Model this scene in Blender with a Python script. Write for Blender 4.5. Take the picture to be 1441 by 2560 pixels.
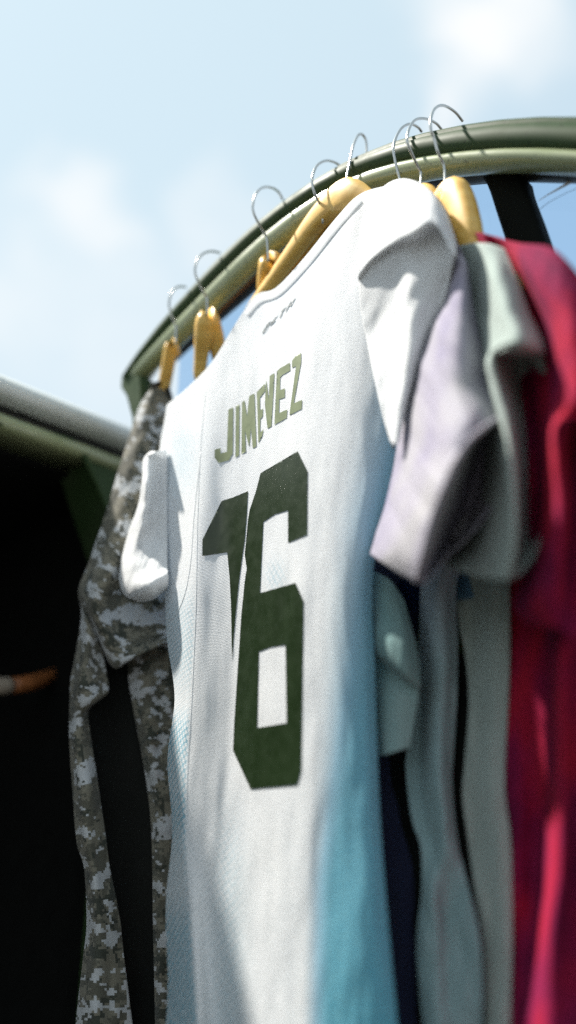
import bpy, math, random
import numpy as np
from mathutils import Vector, noise as mnoise
from mathutils.bvhtree import BVHTree
from mathutils.geometry import delaunay_2d_cdt

for o in list(bpy.data.objects):
    bpy.data.objects.remove(o)
SC = bpy.context.scene
COL = SC.collection
random.seed(4)

# ------------------------------------------------------------------ camera
EYE = 1.35                      # height of the lens above the ground
PITCH = math.radians(21)
FPX = 1991.0                    # 28 mm lens on a 24x36 frame held upright
cam_d = bpy.data.cameras.new('camera')
cam_d.lens = 28
cam_d.sensor_fit = 'VERTICAL'
cam_d.sensor_height = 36
cam_d.sensor_width = 24
cam_d.clip_start = 0.02
cam_d.clip_end = 3000
cam_d.dof.use_dof = True
cam_d.dof.focus_distance = 0.745
cam_d.dof.aperture_fstop = 1.15
cam = bpy.data.objects.new('camera', cam_d)
COL.objects.link(cam)
cam.location = (0, 0, EYE)
cam.rotation_euler = (math.radians(90) + PITCH, 0, 0)
SC.camera = cam
SC.cycles.use_denoising = False     # keep the fine grain

# ------------------------------------------------------------------ light
SUN = Vector((-0.47, 0.135, 0.873)).normalized()
sun_d = bpy.data.lights.new('sun', 'SUN')
sun_d.energy = 5.0
sun_d.angle = math.radians(2.0)   # sun behind thin high veil
sun_d.color = (1.0, 0.95, 0.87)
sun = bpy.data.objects.new('sun', sun_d)
COL.objects.link(sun)
sun.location = (0, 0, 30)
sun.rotation_euler = SUN.to_track_quat('Z', 'Y').to_euler()

SC.view_settings.view_transform = 'Standard'
SC.view_settings.look = 'None'
SC.view_settings.gamma = 1.0
SC.view_settings.use_curve_mapping = False
SC.view_settings.exposure = 1.2


def ray(px, py):
    """direction through a point of the picture; its length is one unit of depth along the lens axis"""
    px = np.asarray(px, float); py = np.asarray(py, float)
    a = (px - 720.5) / FPX
    b = (1280 - py) / FPX
    c, s = math.cos(PITCH), math.sin(PITCH)
    return np.stack([a, c - b * s, s + b * c], -1)


world = bpy.data.worlds.new('World')
SC.world = world
world.use_nodes = True
NT = world.node_tree
NT.nodes.clear()


def N(nt, t, **kw):
    n = nt.nodes.new(t)
    for k, v in kw.items():
        setattr(n, k, v)
    return n


def L(nt, a, b):
    nt.links.new(a, b)


def math_node(nt, op, a, b=None, clamp=False):
    m = N(nt, 'ShaderNodeMath', operation=op, use_clamp=clamp)
    for i, v in enumerate((a, b)):
        if v is None:
            continue
        if isinstance(v, (int, float)):
            m.inputs[i].default_value = v
        else:
            L(nt, v, m.inputs[i])
    return m.outputs[0]


def build_sky():
    nt = NT
    out = N(nt, 'ShaderNodeOutputWorld')
    bg = N(nt, 'ShaderNodeBackground')
    bg.inputs['Strength'].default_value = 0.09
    sky = N(nt, 'ShaderNodeTexSky', sky_type='NISHITA')
    sky.sun_disc = False
    sky.sun_elevation = math.asin(SUN.z)
    sky.sun_rotation = math.atan2(SUN.x, SUN.y)
    sky.air_density = 1.0
    sky.dust_density = 1.6
    sky.ozone_density = .6
    tc = N(nt, 'ShaderNodeTexCoord')
    nz = N(nt, 'ShaderNodeTexNoise')
    nz.inputs['Scale'].default_value = 8.0
    nz.inputs['Detail'].default_value = 6
    nz.inputs['Roughness'].default_value = 0.55
    L(nt, tc.outputs['Generated'], nz.inputs['Vector'])
    # soft cloud lumps: seen in the photograph, and a loose scatter of the same kind round the rest of the sky
    lumps = [(1230, 50, .07, .95), (1150, 180, .05, .7), (1290, 130, .05, .6), (190, 520, .055, .7), (260, 590, .05, .6), (110, 600, .05, .4),
             (560, 560, .06, .35), (60, 720, .08, .4), (300, 800, .1, .3)]
    dirs = []
    for px, py, r, k in lumps:
        d = Vector(ray(px, py)); d.normalize(); dirs.append((d, r, k))
    rr = random.Random(11)
    for i in range(10):
        az = math.radians(60 + i * 26 + rr.uniform(-8, 8)); el = math.radians(rr.uniform(15, 55))
        dirs.append((Vector((math.sin(az) * math.cos(el), math.cos(az) * math.cos(el), math.sin(el))), rr.uniform(.1, .2), .8))
    acc = None
    dn = N(nt, 'ShaderNodeVectorMath', operation='SCALE')
    sub = N(nt, 'ShaderNodeVectorMath', operation='SUBTRACT')
    L(nt, nz.outputs['Color'], sub.inputs[0]); sub.inputs[1].default_value = (.5, .5, .5)
    L(nt, sub.outputs[0], dn.inputs[0]); dn.inputs['Scale'].default_value = 0.20
    add = N(nt, 'ShaderNodeVectorMath', operation='ADD')
    L(nt, tc.outputs['Generated'], add.inputs[0]); L(nt, dn.outputs[0], add.inputs[1])
    for d, r, k in dirs:
        ds = N(nt, 'ShaderNodeVectorMath', operation='DISTANCE')
        L(nt, add.outputs[0], ds.inputs[0]); ds.inputs[1].default_value = d
        mr = N(nt, 'ShaderNodeMapRange', interpolation_type='SMOOTHSTEP')
        L(nt, ds.outputs['Value'], mr.inputs['Value'])
        mr.inputs['From Min'].default_value = r * 0.35
        mr.inputs['From Max'].default_value = r * 1.5
        mr.inputs['To Min'].default_value = k
        mr.inputs['To Max'].default_value = 0
        acc = mr.outputs[0] if acc is None else math_node(nt, 'MAXIMUM', acc, mr.outputs[0])
    nz2 = noise_n(nt, tc.outputs['Generated'], 16, 8, .6)
    rag = N(nt, 'ShaderNodeMapRange')
    L(nt, nz2.outputs['Fac'], rag.inputs['Value'])
    rag.inputs['From Min'].default_value = .25; rag.inputs['From Max'].default_value = .6
    rag.inputs['To Min'].default_value = .45; rag.inputs['To Max'].default_value = 1.1
    acc = math_node(nt, 'MULTIPLY', acc, rag.outputs[0], True)
    mix = N(nt, 'ShaderNodeMix', data_type='RGBA')
    L(nt, acc, mix.inputs['Factor'])
    veil = N(nt, 'ShaderNodeMix', data_type='RGBA')      # thin high veil over the whole sky
    # the veil scatters forward: thick towards the sun, thinning away from it
    dot = N(nt, 'ShaderNodeVectorMath', operation='DOT_PRODUCT')
    L(nt, tc.outputs['Generated'], dot.inputs[0]); dot.inputs[1].default_value = SUN
    vf = N(nt, 'ShaderNodeMapRange', interpolation_type='SMOOTHSTEP')
    L(nt, dot.outputs['Value'], vf.inputs['Value'])
    vf.inputs['From Min'].default_value = -.35; vf.inputs['From Max'].default_value = .85
    vf.inputs['To Min'].default_value = .2; vf.inputs['To Max'].default_value = .88
    L(nt, vf.outputs[0], veil.inputs['Factor'])
    L(nt, sky.outputs[0], veil.inputs['A'])
    veil.inputs['B'].default_value = (3.4, 4.2, 4.55, 1)
    sep = N(nt, 'ShaderNodeSeparateXYZ')                 # haze thickens towards the horizon
    L(nt, tc.outputs['Generated'], sep.inputs[0])
    hz = N(nt, 'ShaderNodeMapRange', interpolation_type='SMOOTHSTEP')
    L(nt, sep.outputs['Z'], hz.inputs['Value'])
    hz.inputs['From Min'].default_value = .2; hz.inputs['From Max'].default_value = .75
    hz.inputs['To Min'].default_value = .75; hz.inputs['To Max'].default_value = 0
    low = N(nt, 'ShaderNodeMix', data_type='RGBA')
    L(nt, hz.outputs[0], low.inputs['Factor'])
    L(nt, veil.outputs['Result'], low.inputs['A']); low.inputs['B'].default_value = (4.2, 4.55, 4.7, 1)
    L(nt, low.outputs['Result'], mix.inputs['A'])
    mix.inputs['B'].default_value = (4.8, 4.9, 4.95, 1)
    L(nt, mix.outputs['Result'], bg.inputs['Color'])
    L(nt, bg.outputs[0], out.inputs[0])


# ------------------------------------------------------------------ helpers: materials


def mat(name, color=(.5, .5, .5), rough=.6, metal=0.0, spec=.5, sheen=0.0, coat=0.0):
    m = bpy.data.materials.new(name)
    m.use_nodes = True
    b = m.node_tree.nodes['Principled BSDF']
    b.inputs['Base Color'].default_value = (*color, 1)
    b.inputs['Roughness'].default_value = rough
    b.inputs['Metallic'].default_value = metal
    b.inputs['Specular IOR Level'].default_value = spec
    b.inputs['Sheen Weight'].default_value = sheen
    b.inputs['Coat Weight'].default_value = coat
    return m, m.node_tree, b


def noise_n(nt, vec, scale, detail=3, rough=.5):
    n = N(nt, 'ShaderNodeTexNoise')
    n.inputs['Scale'].default_value = scale
    n.inputs['Detail'].default_value = detail
    n.inputs['Roughness'].default_value = rough
    if vec is not None:
        L(nt, vec, n.inputs['Vector'])
    return n


build_sky()


def uvn(nt):
    return N(nt, 'ShaderNodeUVMap').outputs[0]


def ramp(nt, fac, stops, interp='LINEAR'):
    r = N(nt, 'ShaderNodeValToRGB')
    r.color_ramp.interpolation = interp
    e = r.color_ramp.elements
    while len(e) < len(stops):
        e.new(0.5)
    for i, (p, c) in enumerate(stops):
        e[i].position = p
        e[i].color = (*c, 1) if len(c) == 3 else c
    L(nt, fac, r.inputs['Fac'])
    return r


def mixc(nt, fac, a, b, blend='MIX'):
    m = N(nt, 'ShaderNodeMix', data_type='RGBA', blend_type=blend)
    for sock, v in (('Factor', fac), ('A', a), ('B', b)):
        if isinstance(v, (int, float)):
            m.inputs[sock].default_value = v
        elif isinstance(v, tuple):
            m.inputs[sock].default_value = (*v, 1)
        else:
            L(nt, v, m.inputs[sock])
    return m.outputs['Result']


def bump(nt, b, height, strength=.2, dist=.001):
    bp = N(nt, 'ShaderNodeBump')
    bp.inputs['Strength'].default_value = strength
    bp.inputs['Distance'].default_value = dist
    L(nt, height, bp.inputs['Height'])
    L(nt, bp.outputs[0], b.inputs['Normal'])


def mapping(nt, vec, scale=(1, 1, 1), rot=0):
    m = N(nt, 'ShaderNodeMapping')
    m.inputs['Scale'].default_value = scale
    m.inputs['Rotation'].default_value = (0, 0, rot)
    L(nt, vec, m.inputs['Vector'])
    return m.outputs[0]


def weave_height(nt, uv, pitch=.0016):
    v = N(nt, 'ShaderNodeTexVoronoi')
    v.inputs['Scale'].default_value = 1 / pitch
    v.inputs['Randomness'].default_value = .25
    L(nt, uv, v.inputs['Vector'])
    return v.outputs['Distance']


def thin_cloth(nt, b, color_socket, amount=.25):
    """thin knit: a share of the light that falls on one side comes through on the other"""
    tr = N(nt, 'ShaderNodeBsdfTranslucent')
    if isinstance(color_socket, tuple):
        tr.inputs['Color'].default_value = (*color_socket, 1)
    else:
        L(nt, color_socket, tr.inputs['Color'])
    ms = N(nt, 'ShaderNodeMixShader')
    ms.inputs[0].default_value = amount
    out = [n for n in nt.nodes if n.type == 'OUTPUT_MATERIAL'][0]
    L(nt, b.outputs[0], ms.inputs[1]); L(nt, tr.outputs[0], ms.inputs[2])
    L(nt, ms.outputs[0], out.inputs['Surface'])


def jersey_material():
    m, nt, b = mat('white_jersey_knit', rough=.72, sheen=.25, spec=.3)
    uv = uvn(nt)
    at = N(nt, 'ShaderNodeAttribute', attribute_name='dye').outputs['Fac']
    pt = N(nt, 'ShaderNodeAttribute', attribute_name='honey').outputs['Fac']
    # printed rings of the side panel
    v = N(nt, 'ShaderNodeTexVoronoi')
    v.inputs['Scale'].default_value = 1 / .0052
    v.inputs['Randomness'].default_value = .12
    L(nt, mapping(nt, uv, rot=.6), v.inputs['Vector'])
    ring = ramp(nt, v.outputs['Distance'], [(0.0, (0, 0, 0)), (.34, (.15, .15, .15)), (.5, (1, 1, 1)), (.75, (.95, .95, .95))])
    honey = math_node(nt, 'MULTIPLY', pt, ring.outputs[0], True)
    # small eyelets knitted into the cloth
    v2 = N(nt, 'ShaderNodeTexVoronoi')
    v2.inputs['Scale'].default_value = 1 / .0036
    v2.inputs['Randomness'].default_value = .2
    L(nt, mapping(nt, uv, rot=.78), v2.inputs['Vector'])
    hole = ramp(nt, v2.outputs['Distance'], [(0.0, (1, 1, 1)), (.16, (1, 1, 1)), (.24, (0, 0, 0))])
    eyelet = N(nt, 'ShaderNodeAttribute', attribute_name='eyelet').outputs['Fac']
    hole_f = math_node(nt, 'MULTIPLY', hole.outputs[0], eyelet)
    big = noise_n(nt, mapping(nt, uv, (18, 9, 1)), 1.0, 3)
    white = ramp(nt, big.outputs['Fac'], [(.3, (.81, .83, .85)), (.7, (.86, .875, .88))])
    cy_n = noise_n(nt, mapping(nt, uv, (300, 300, 1)), 1.0, 2)
    cyan = ramp(nt, cy_n.outputs['Fac'], [(.35, (.10, .41, .54)), (.65, (.18, .52, .63))])
    pale = mixc(nt, math_node(nt, 'MULTIPLY', at, 2.0, True), white.outputs[0], (.36, .60, .74))
    base = mixc(nt, math_node(nt, 'SUBTRACT', math_node(nt, 'MULTIPLY', at, 2.0), 1.0, True), pale, cyan.outputs[0])
    base = mixc(nt, honey, base, (.09, .40, .54))
    base = mixc(nt, math_node(nt, 'MULTIPLY', hole_f, .65), base, (.16, .27, .30))
    L(nt, base, b.inputs['Base Color'])
    h = weave_height(nt, uv, .0015)
    fine = noise_n(nt, mapping(nt, uv, (60, 26, 1)), 1.0, 5)
    hh = math_node(nt, 'ADD', h, math_node(nt, 'MULTIPLY', fine.outputs['Fac'], 1.2))
    bump(nt, b, hh, .45, .0009)
    thin_cloth(nt, b, base, .32)
    return m


def cotton_material(name, stops, scale=(9, 6, 1), rough=.9, sheen=.1, trans=.08, lo=.3, hi=.7, pitch=.0013):
    m, nt, b = mat(name, rough=rough, sheen=sheen, spec=.15)
    uv = uvn(nt)
    n1 = noise_n(nt, mapping(nt, uv, scale), 1.0, 4, .55)
    k = len(stops)
    r = ramp(nt, n1.outputs['Fac'], [(lo + (hi - lo) * i / max(1, k - 1), c) for i, c in enumerate(stops)])
    fib = noise_n(nt, mapping(nt, uv, (420, 420, 1)), 1.0, 2)
    col = mixc(nt, .35, r.outputs[0], ramp(nt, fib.outputs['Fac'], [(.25, (.35, .35, .35)), (.75, (1, 1, 1))]).outputs[0], 'MULTIPLY')
    L(nt, col, b.inputs['Base Color'])
    fine = noise_n(nt, mapping(nt, uv, (50, 20, 1)), 1.0, 4)
    h = math_node(nt, 'ADD', weave_height(nt, uv, pitch), fine.outputs['Fac'])
    bump(nt, b, h, .4, .0009)
    if trans:
        thin_cloth(nt, b, col, trans)
    return m


def camo_material(name='digital_camouflage_cotton'):
    m, nt, b = mat(name, rough=.82, sheen=.2, spec=.25)
    uv = uvn(nt)
    cell = .0025

    def snapped(c, off=(0, 0, 0)):
        ad = N(nt, 'ShaderNodeVectorMath', operation='ADD'); ad.inputs[1].default_value = off
        L(nt, uv, ad.inputs[0])
        s = N(nt, 'ShaderNodeVectorMath', operation='SNAP')
        s.inputs[1].default_value = (c, c * .8, 1)
        L(nt, ad.outputs[0], s.inputs[0])
        return s.outputs[0]

    def pix(scale, thr, off, c=cell, stretch=(1, 1, 1)):
        n = noise_n(nt, mapping(nt, snapped(c, off), tuple(scale * q for q in stretch)), 1.0, 4, .62)
        return math_node(nt, 'GREATER_THAN', n.outputs['Fac'], thr)

    base = mixc(nt, pix(44, .5, (.3, .7, 0)), (.18, .17, .13), (.10, .098, .075))
    base = mixc(nt, pix(52, .56, (1.3, .2, 0)), base, (.045, .05, .038))
    base = mixc(nt, pix(34, .535, (3.1, 2.2, 0), stretch=(1.0, 1.25, 1)), base, (.46, .48, .49))
    base = mixc(nt, pix(70, .63, (5.1, .8, 0)), base, (.055, .06, .045))
    L(nt, base, b.inputs['Base Color'])
    tw = N(nt, 'ShaderNodeTexWave')
    tw.inputs['Scale'].default_value = 260
    L(nt, mapping(nt, uv, rot=.8), tw.inputs['Vector'])
    fine = noise_n(nt, mapping(nt, uv, (40, 30, 1)), 1.0, 4)
    bump(nt, b, math_node(nt, 'ADD', tw.outputs['Fac'], math_node(nt, 'MULTIPLY', fine.outputs['Fac'], 2.0)), .35, .0008)
    return m


def wood_material():
    m, nt, b = mat('varnished_beech', rough=.46, spec=.4, coat=.12)
    b.inputs['Coat Roughness'].default_value = .18
    tc = N(nt, 'ShaderNodeTexCoord').outputs['Object']
    mp = mapping(nt, tc, (14, 120, 120))
    n1 = noise_n(nt, mp, 1.0, 5, .6)
    r = ramp(nt, n1.outputs['Fac'], [(.3, (.60, .34, .06)), (.55, (.70, .44, .10)), (.75, (.76, .53, .17))])
    flk = noise_n(nt, mapping(nt, tc, (160, 700, 700)), 1.0, 2)
    fl = ramp(nt, flk.outputs['Fac'], [(.6, (1, 1, 1)), (.74, (.88, .82, .7))])
    L(nt, mixc(nt, 1.0, r.outputs[0], fl.outputs[0], 'MULTIPLY'), b.inputs['Base Color'])
    bump(nt, b, n1.outputs['Fac'], .08, .0006)
    return m


def paint_material(name, color, rough=.32, dust=.25, coat=.3):
    m, nt, b = mat(name, color, rough, coat=coat)
    b.inputs['Coat Roughness'].default_value = .15
    tc = N(nt, 'ShaderNodeTexCoord').outputs['Object']
    n1 = noise_n(nt, tc, 9, 6, .65)
    n2 = noise_n(nt, tc, 260, 2, .5)
    sp = ramp(nt, n2.outputs['Fac'], [(.28, (.35, .34, .3)), (.36, (1, 1, 1))])
    du = ramp(nt, n1.outputs['Fac'], [(.42, color), (.75, tuple(c * (1 - dust) + d * dust for c, d in zip(color, (.33, .31, .24))))])
    L(nt, mixc(nt, 1.0, du.outputs[0], sp.outputs[0], 'MULTIPLY'), b.inputs['Base Color'])
    rr = ramp(nt, n1.outputs['Fac'], [(.3, (rough * .8,) * 3), (.75, (min(1, rough * 1.6),) * 3)])
    L(nt, rr.outputs[0], b.inputs['Roughness'])
    bump(nt, b, n2.outputs['Fac'], .04, .0005)
    return m


def plain(name, color, rough=.6, metal=0, spec=.5, nscale=40, var=.2):
    m, nt, b = mat(name, color, rough, metal, spec)
    tc = N(nt, 'ShaderNodeTexCoord').outputs['Object']
    n1 = noise_n(nt, tc, nscale, 4, .6)
    lo = tuple(c * (1 - var) for c in color); hi = tuple(min(1, c * (1 + var)) for c in color)
    L(nt, ramp(nt, n1.outputs['Fac'], [(.3, lo), (.7, hi)]).outputs[0], b.inputs['Base Color'])
    rr = ramp(nt, n1.outputs['Fac'], [(.3, (rough * .85,) * 3), (.7, (min(1, rough * 1.15),) * 3)])
    L(nt, rr.outputs[0], b.inputs['Roughness'])
    return m


M_JERSEY = jersey_material()
def add_body_shade(m):  # mixes painted shade, a darker teal-grey, into the cloth colour
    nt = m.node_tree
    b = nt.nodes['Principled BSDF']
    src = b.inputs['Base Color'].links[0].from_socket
    at = N(nt, 'ShaderNodeAttribute', attribute_name='body_shade').outputs['Fac']
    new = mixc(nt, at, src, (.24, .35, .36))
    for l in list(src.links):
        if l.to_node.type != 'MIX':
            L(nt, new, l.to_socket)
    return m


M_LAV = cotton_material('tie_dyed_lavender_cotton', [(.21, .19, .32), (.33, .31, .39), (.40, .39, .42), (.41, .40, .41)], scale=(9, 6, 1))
add_body_shade(M_LAV)
M_GREY = cotton_material('pale_grey_green_cotton', [(.33, .40, .37), (.42, .49, .46)], scale=(8, 5, 1))
M_CRIM = cotton_material('tie_dyed_crimson_cotton', [(.08, .006, .04), (.22, .008, .055), (.42, .011, .036), (.20, .010, .060)], scale=(14, 8, 1), lo=.3, hi=.72, sheen=0.0)
M_NAVY = cotton_material('dark_navy_cotton', [(.014, .016, .040), (.024, .028, .060)], trans=0)
M_TEAL = cotton_material('pale_teal_knit', [(.16, .31, .31), (.34, .44, .43)], trans=.1)
M_CAMO = camo_material()
M_BLACK_CLOTH = cotton_material('black_lining_cloth', [(.006, .007, .006), (.012, .013, .011)], trans=0)
M_WOOD = wood_material()
M_STEEL = plain('bright_hook_steel', (.46, .47, .45), .18, 1.0, .5, 60, .1)
def matte(m, spec):
    m.node_tree.nodes['Principled BSDF'].inputs['Specular IOR Level'].default_value = spec
    return m


M_GREEN = paint_material('olive_green_body_paint', (.027, .052, .019), .5, .08, 0.0)
M_GREEN_LT = paint_material('olive_green_gloss_trim', (.24, .28, .15), .28, .12, .3)
matte(M_GREEN, .13)
M_RUBBER = plain('black_rubber_seal', (.012, .013, .012), .55)
M_BROWN = plain('brown_inner_trim', (.16, .085, .05), .35)
M_ROOF = paint_material('pale_grey_roof_paint', (.56, .60, .585), .35, .1)
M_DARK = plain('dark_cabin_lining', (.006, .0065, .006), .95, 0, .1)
M_BLACKPLASTIC = plain('black_plastic_moulding', (.006, .007, .006), .9, 0, .08)
M_INK = plain('dark_green_heat_print', (.011, .024, .007), .40, 0, .4, 90, .12)
M_INK_LT = plain('olive_heat_print', (.155, .19, .095), .5, 0, .4, 90, .1)
M_INK_GREY = plain('grey_heat_print', (.17, .19, .19), .5, 0, .4, 90, .1)
M_SCUFF = plain('white_scuff', (.8, .8, .8), .7)
M_HAIRLINE = plain('dark_hairline_scratch', (.1, .12, .13), .7)

# ------------------------------------------------------------------ helpers: geometry
# the open door: 'a' runs square to the door (positive = away from the lens), 's' along it towards the hinge
AZ = math.radians(47)
DN = np.array([math.cos(AZ), math.sin(AZ), 0.0])
DW = np.array([-math.sin(AZ), math.cos(AZ), 0.0])
CD = 0.5                                     # distance of the door frame's front from the lens
UP = np.array([0, 0, 1.0])
ORI = np.array([0, 0, EYE])


def P(a, s, z):
    """door coordinates -> place (z above the lens)"""
    return DN * a + DW * s + UP * z + ORI


def on_plane(px, py, nrm, c):
    d = ray(px, py)
    t = np.asarray(c) / (d @ nrm)
    return d * t[..., None] + ORI


def obj(name, verts, faces, m, parent=None, smooth=True, uv=None, attrs=None, solid=0.0):
    me = bpy.data.meshes.new(name)
    V = np.asarray(verts, float)
    if parent is not None:
        V = V - np.array(parent.matrix_basis.translation) if parent.parent is None else V - np.array(parent.parent.location)
    me.from_pydata([tuple(v) for v in V], [], [tuple(int(i) for i in f) for f in faces])
    me.materials.append(m)
    if smooth:
        me.polygons.foreach_set('use_smooth', [True] * len(me.polygons))
    if uv is not None:
        ul = me.uv_layers.new(name='UVMap')
        li = np.zeros(len(me.loops), dtype=np.int32)
        me.loops.foreach_get('vertex_index', li)
        ul.data.foreach_set('uv', np.asarray(uv, float)[li].ravel())
    if attrs:
        for k, v in attrs.items():
            a = me.attributes.new(k, 'FLOAT', 'POINT')
            a.data.foreach_set('value', np.asarray(v, np.float32))
    me.update()
    o = bpy.data.objects.new(name, me)
    COL.objects.link(o)
    if parent is not None:
        o.parent = parent
    if solid:
        md = o.modifiers.new('thickness', 'SOLIDIFY')
        md.thickness = solid
        md.offset = 0
    return o


def thing(name, label, cat, loc, group=None):
    o = bpy.data.objects.new(name, None)
    COL.objects.link(o)
    o.location = tuple(loc)
    o.empty_display_size = .05
    o['label'] = label
    o['category'] = cat
    if group:
        o['group'] = group
    return o


def cr(t, pts):
    """Catmull-Rom through pts (k, d), t in 0..k-1"""
    pts = np.asarray(pts, float)
    k = len(pts)
    ext = np.vstack([2 * pts[0] - pts[1], pts, 2 * pts[-1] - pts[-2]])
    t = np.clip(np.asarray(t, float), 0, k - 1 - 1e-9)
    i = np.floor(t).astype(int)
    f = (t - i)[:, None]
    p0, p1, p2, p3 = ext[i], ext[i + 1], ext[i + 2], ext[i + 3]
    return .5 * ((2 * p1) + (-p0 + p2) * f + (2 * p0 - 5 * p1 + 4 * p2 - p3) * f ** 2 + (-p0 + 3 * p1 - 3 * p2 + p3) * f ** 3)


def resample(row, n):
    row = np.asarray(row, float)
    return cr(np.linspace(0, len(row) - 1, n), row)


def surface(rows, nu, nv):
    """rows of picture points (px, py, off) -> dense (nv, nu, 3) grid"""
    R = np.array([resample([(*p, 0.0)[:3] for p in r], nu) for r in rows])
    k = len(rows)
    flat = R.reshape(k, -1)
    d = np.linalg.norm((R[1:] - R[:-1])[:, :, :2], axis=2).mean(1)
    knots = np.concatenate([[0], np.cumsum(d)])
    q = np.linspace(0, knots[-1], nv)
    tt = np.interp(q, knots, np.arange(k))
    return cr(tt, flat).reshape(nv, nu, 3)


def wrinkles(G, amp, fx=.02, fy=.006, seed=0.0, rot=0.0):
    nv, nu, _ = G.shape
    out = np.zeros((nv, nu))
    c, s = math.cos(rot), math.sin(rot)
    for j in range(nv):
        for i in range(nu):
            x, y = G[j, i, 0], G[j, i, 1]
            xr, yr = c * x + s * y, -s * x + c * y
            out[j, i] = mnoise.noise((xr * fx, yr * fy, seed)) + .45 * mnoise.noise((xr * fx * 2.3, yr * fy * 2.3, seed + 7.7))
    return out * amp


def arc_uv(W):
    nv, nu, _ = W.shape
    du = np.linalg.norm(W[:, 1:] - W[:, :-1], axis=2)
    u = np.concatenate([np.zeros((nv, 1)), np.cumsum(du, 1)], 1)
    u = u - u[:, nu // 2:nu // 2 + 1]
    dv = np.linalg.norm(W[1:] - W[:-1], axis=2).mean(1)
    v = np.concatenate([[0], np.cumsum(dv)])
    return np.stack([u, np.repeat(v[:, None], nu, 1)], -1)


def grid_faces(nv, nu, base=0, flip=False):
    F = []
    for j in range(nv - 1):
        for i in range(nu - 1):
            a = base + j * nu + i
            q = (a, a + nu, a + nu + 1, a + 1)
            F.append(q[::-1] if flip else q)
    return F


class Cloth:
    """one mesh gathered from several sheets and tubes of cloth"""

    def __init__(self, nrm, c):
        self.n = nrm; self.c = c
        self.V = []; self.F = []; self.UV = []; self.PX = []; self.count = 0

    def add(self, W, UV, PX, flip=False):
        nv, nu, _ = W.shape
        b = self.count
        self.V.append(W.reshape(-1, 3)); self.UV.append(UV.reshape(-1, 2)); self.PX.append(PX.reshape(-1, 2))
        self.F += grid_faces(nv, nu, b, flip)
        self.count += nv * nu
        return b

    def place(self, G):
        return on_plane(G[..., 0], G[..., 1], self.n, self.c + G[..., 2])

    def sheet(self, rows, nu, nv, amp=0.0, back=None, off=0.0, seed=0.0, fx=.02, fy=.006, rot=0.0, drop=None):
        G = surface(rows, nu, nv)
        G[..., 2] += off
        if amp:
            G[..., 2] += wrinkles(G, amp, fx, fy, seed, rot)
        W = self.place(G)
        UV = arc_uv(W)
        b0 = self.add(W, UV, G[..., :2])
        self.last = W
        if back is not None:
            u = np.linspace(0, 1, nu)
            prof = np.clip(np.sin(np.pi * u), 0, 1) ** .6
            v = np.linspace(0, 1, nv)
            th = np.interp(v, np.linspace(0, 1, len(back)), back)
            G2 = G.copy()
            G2[..., 2] += th[:, None] * prof[None, :] + .0012
            W2 = self.place(G2)
            if drop is not None:
                W2[..., 2] -= drop(u, v)
            b1 = self.add(W2, UV + np.array([.37, .11]), G2[..., :2], True)
            for j in range(nv - 1):
                a, c = b0 + j * nu, b1 + j * nu
                self.F.append((a, c, c + nu, a + nu))
                a, c = b0 + j * nu + nu - 1, b1 + j * nu + nu - 1
                self.F.append((a, a + nu, c + nu, c))
        return self

    def build(self, name, m, parent, attrs=None, solid=.0011):
        V = np.vstack(self.V); UV = np.vstack(self.UV); PX = np.vstack(self.PX)
        at = {k: f(PX[:, 0], PX[:, 1]) for k, f in attrs.items()} if attrs else None
        return obj(name, V, self.F, m, parent, True, UV, at, solid)


def tube(path, r, n=10, closed=False, r2=None):
    """swept round section along a path of places"""
    path = np.asarray(path, float)
    k = len(path)
    T = np.gradient(path, axis=0)
    T /= np.linalg.norm(T, axis=1)[:, None] + 1e-12
    ref = np.array([0.31, 0.17, 0.93])
    V = []
    prev = None
    for i in range(k):
        t = T[i]
        if prev is None:
            a = np.cross(t, ref); a /= np.linalg.norm(a)
        else:
            a = prev - t * (prev @ t); a /= np.linalg.norm(a) + 1e-12
        prev = a
        b = np.cross(t, a)
        rr = r if np.isscalar(r) else r[i]
        for q in range(n):
            th = 2 * math.pi * q / n
            V.append(path[i] + rr * (math.cos(th) * a + math.sin(th) * b))
    F = []
    for i in range(k - 1):
        for q in range(n):
            q2 = (q + 1) % n
            F.append((i * n + q, i * n + q2, (i + 1) * n + q2, (i + 1) * n + q))
    F.append(tuple(range(n))[::-1])
    F.append(tuple((k - 1) * n + q for q in range(n)))
    return np.array(V), F


def box(lo, hi, tf, bev=0.0):
    """box in door coordinates (a, s, z)"""
    V = [tf(*p) for p in [(lo[0], lo[1], lo[2]), (hi[0], lo[1], lo[2]), (hi[0], hi[1], lo[2]), (lo[0], hi[1], lo[2]),
                          (lo[0], lo[1], hi[2]), (hi[0], lo[1], hi[2]), (hi[0], hi[1], hi[2]), (lo[0], hi[1], hi[2])]]
    F = [(0, 3, 2, 1), (4, 5, 6, 7), (0, 1, 5, 4), (1, 2, 6, 5), (2, 3, 7, 6), (3, 0, 4, 7)]
    return np.array(V), F


def bevel(o, w=.004, seg=2):
    md = o.modifiers.new('soft_edges', 'BEVEL')
    md.width = w; md.segments = seg; md.limit_method = 'ANGLE'
    return o


def sweep(prof_at, S):
    """closed profile prof_at(s) -> list of (a, z) swept along s"""
    V = []; k = None
    for s in S:
        pr = prof_at(s)
        k = len(pr)
        V += [P(a, s, z) for a, z in pr]
    F = []
    for i in range(len(S) - 1):
        for q in range(k):
            q2 = (q + 1) % k
            F.append((i * k + q, i * k + q2, (i + 1) * k + q2, (i + 1) * k + q))
    F.append(tuple(range(k))[::-1]); F.append(tuple((len(S) - 1) * k + q for q in range(k)))
    return np.array(V), F


# ------------------------------------------------------------------ ground
def structure(name, V, F, m):
    o = obj(name, V, F, m, None, False)
    o['kind'] = 'structure'
    return o


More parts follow.
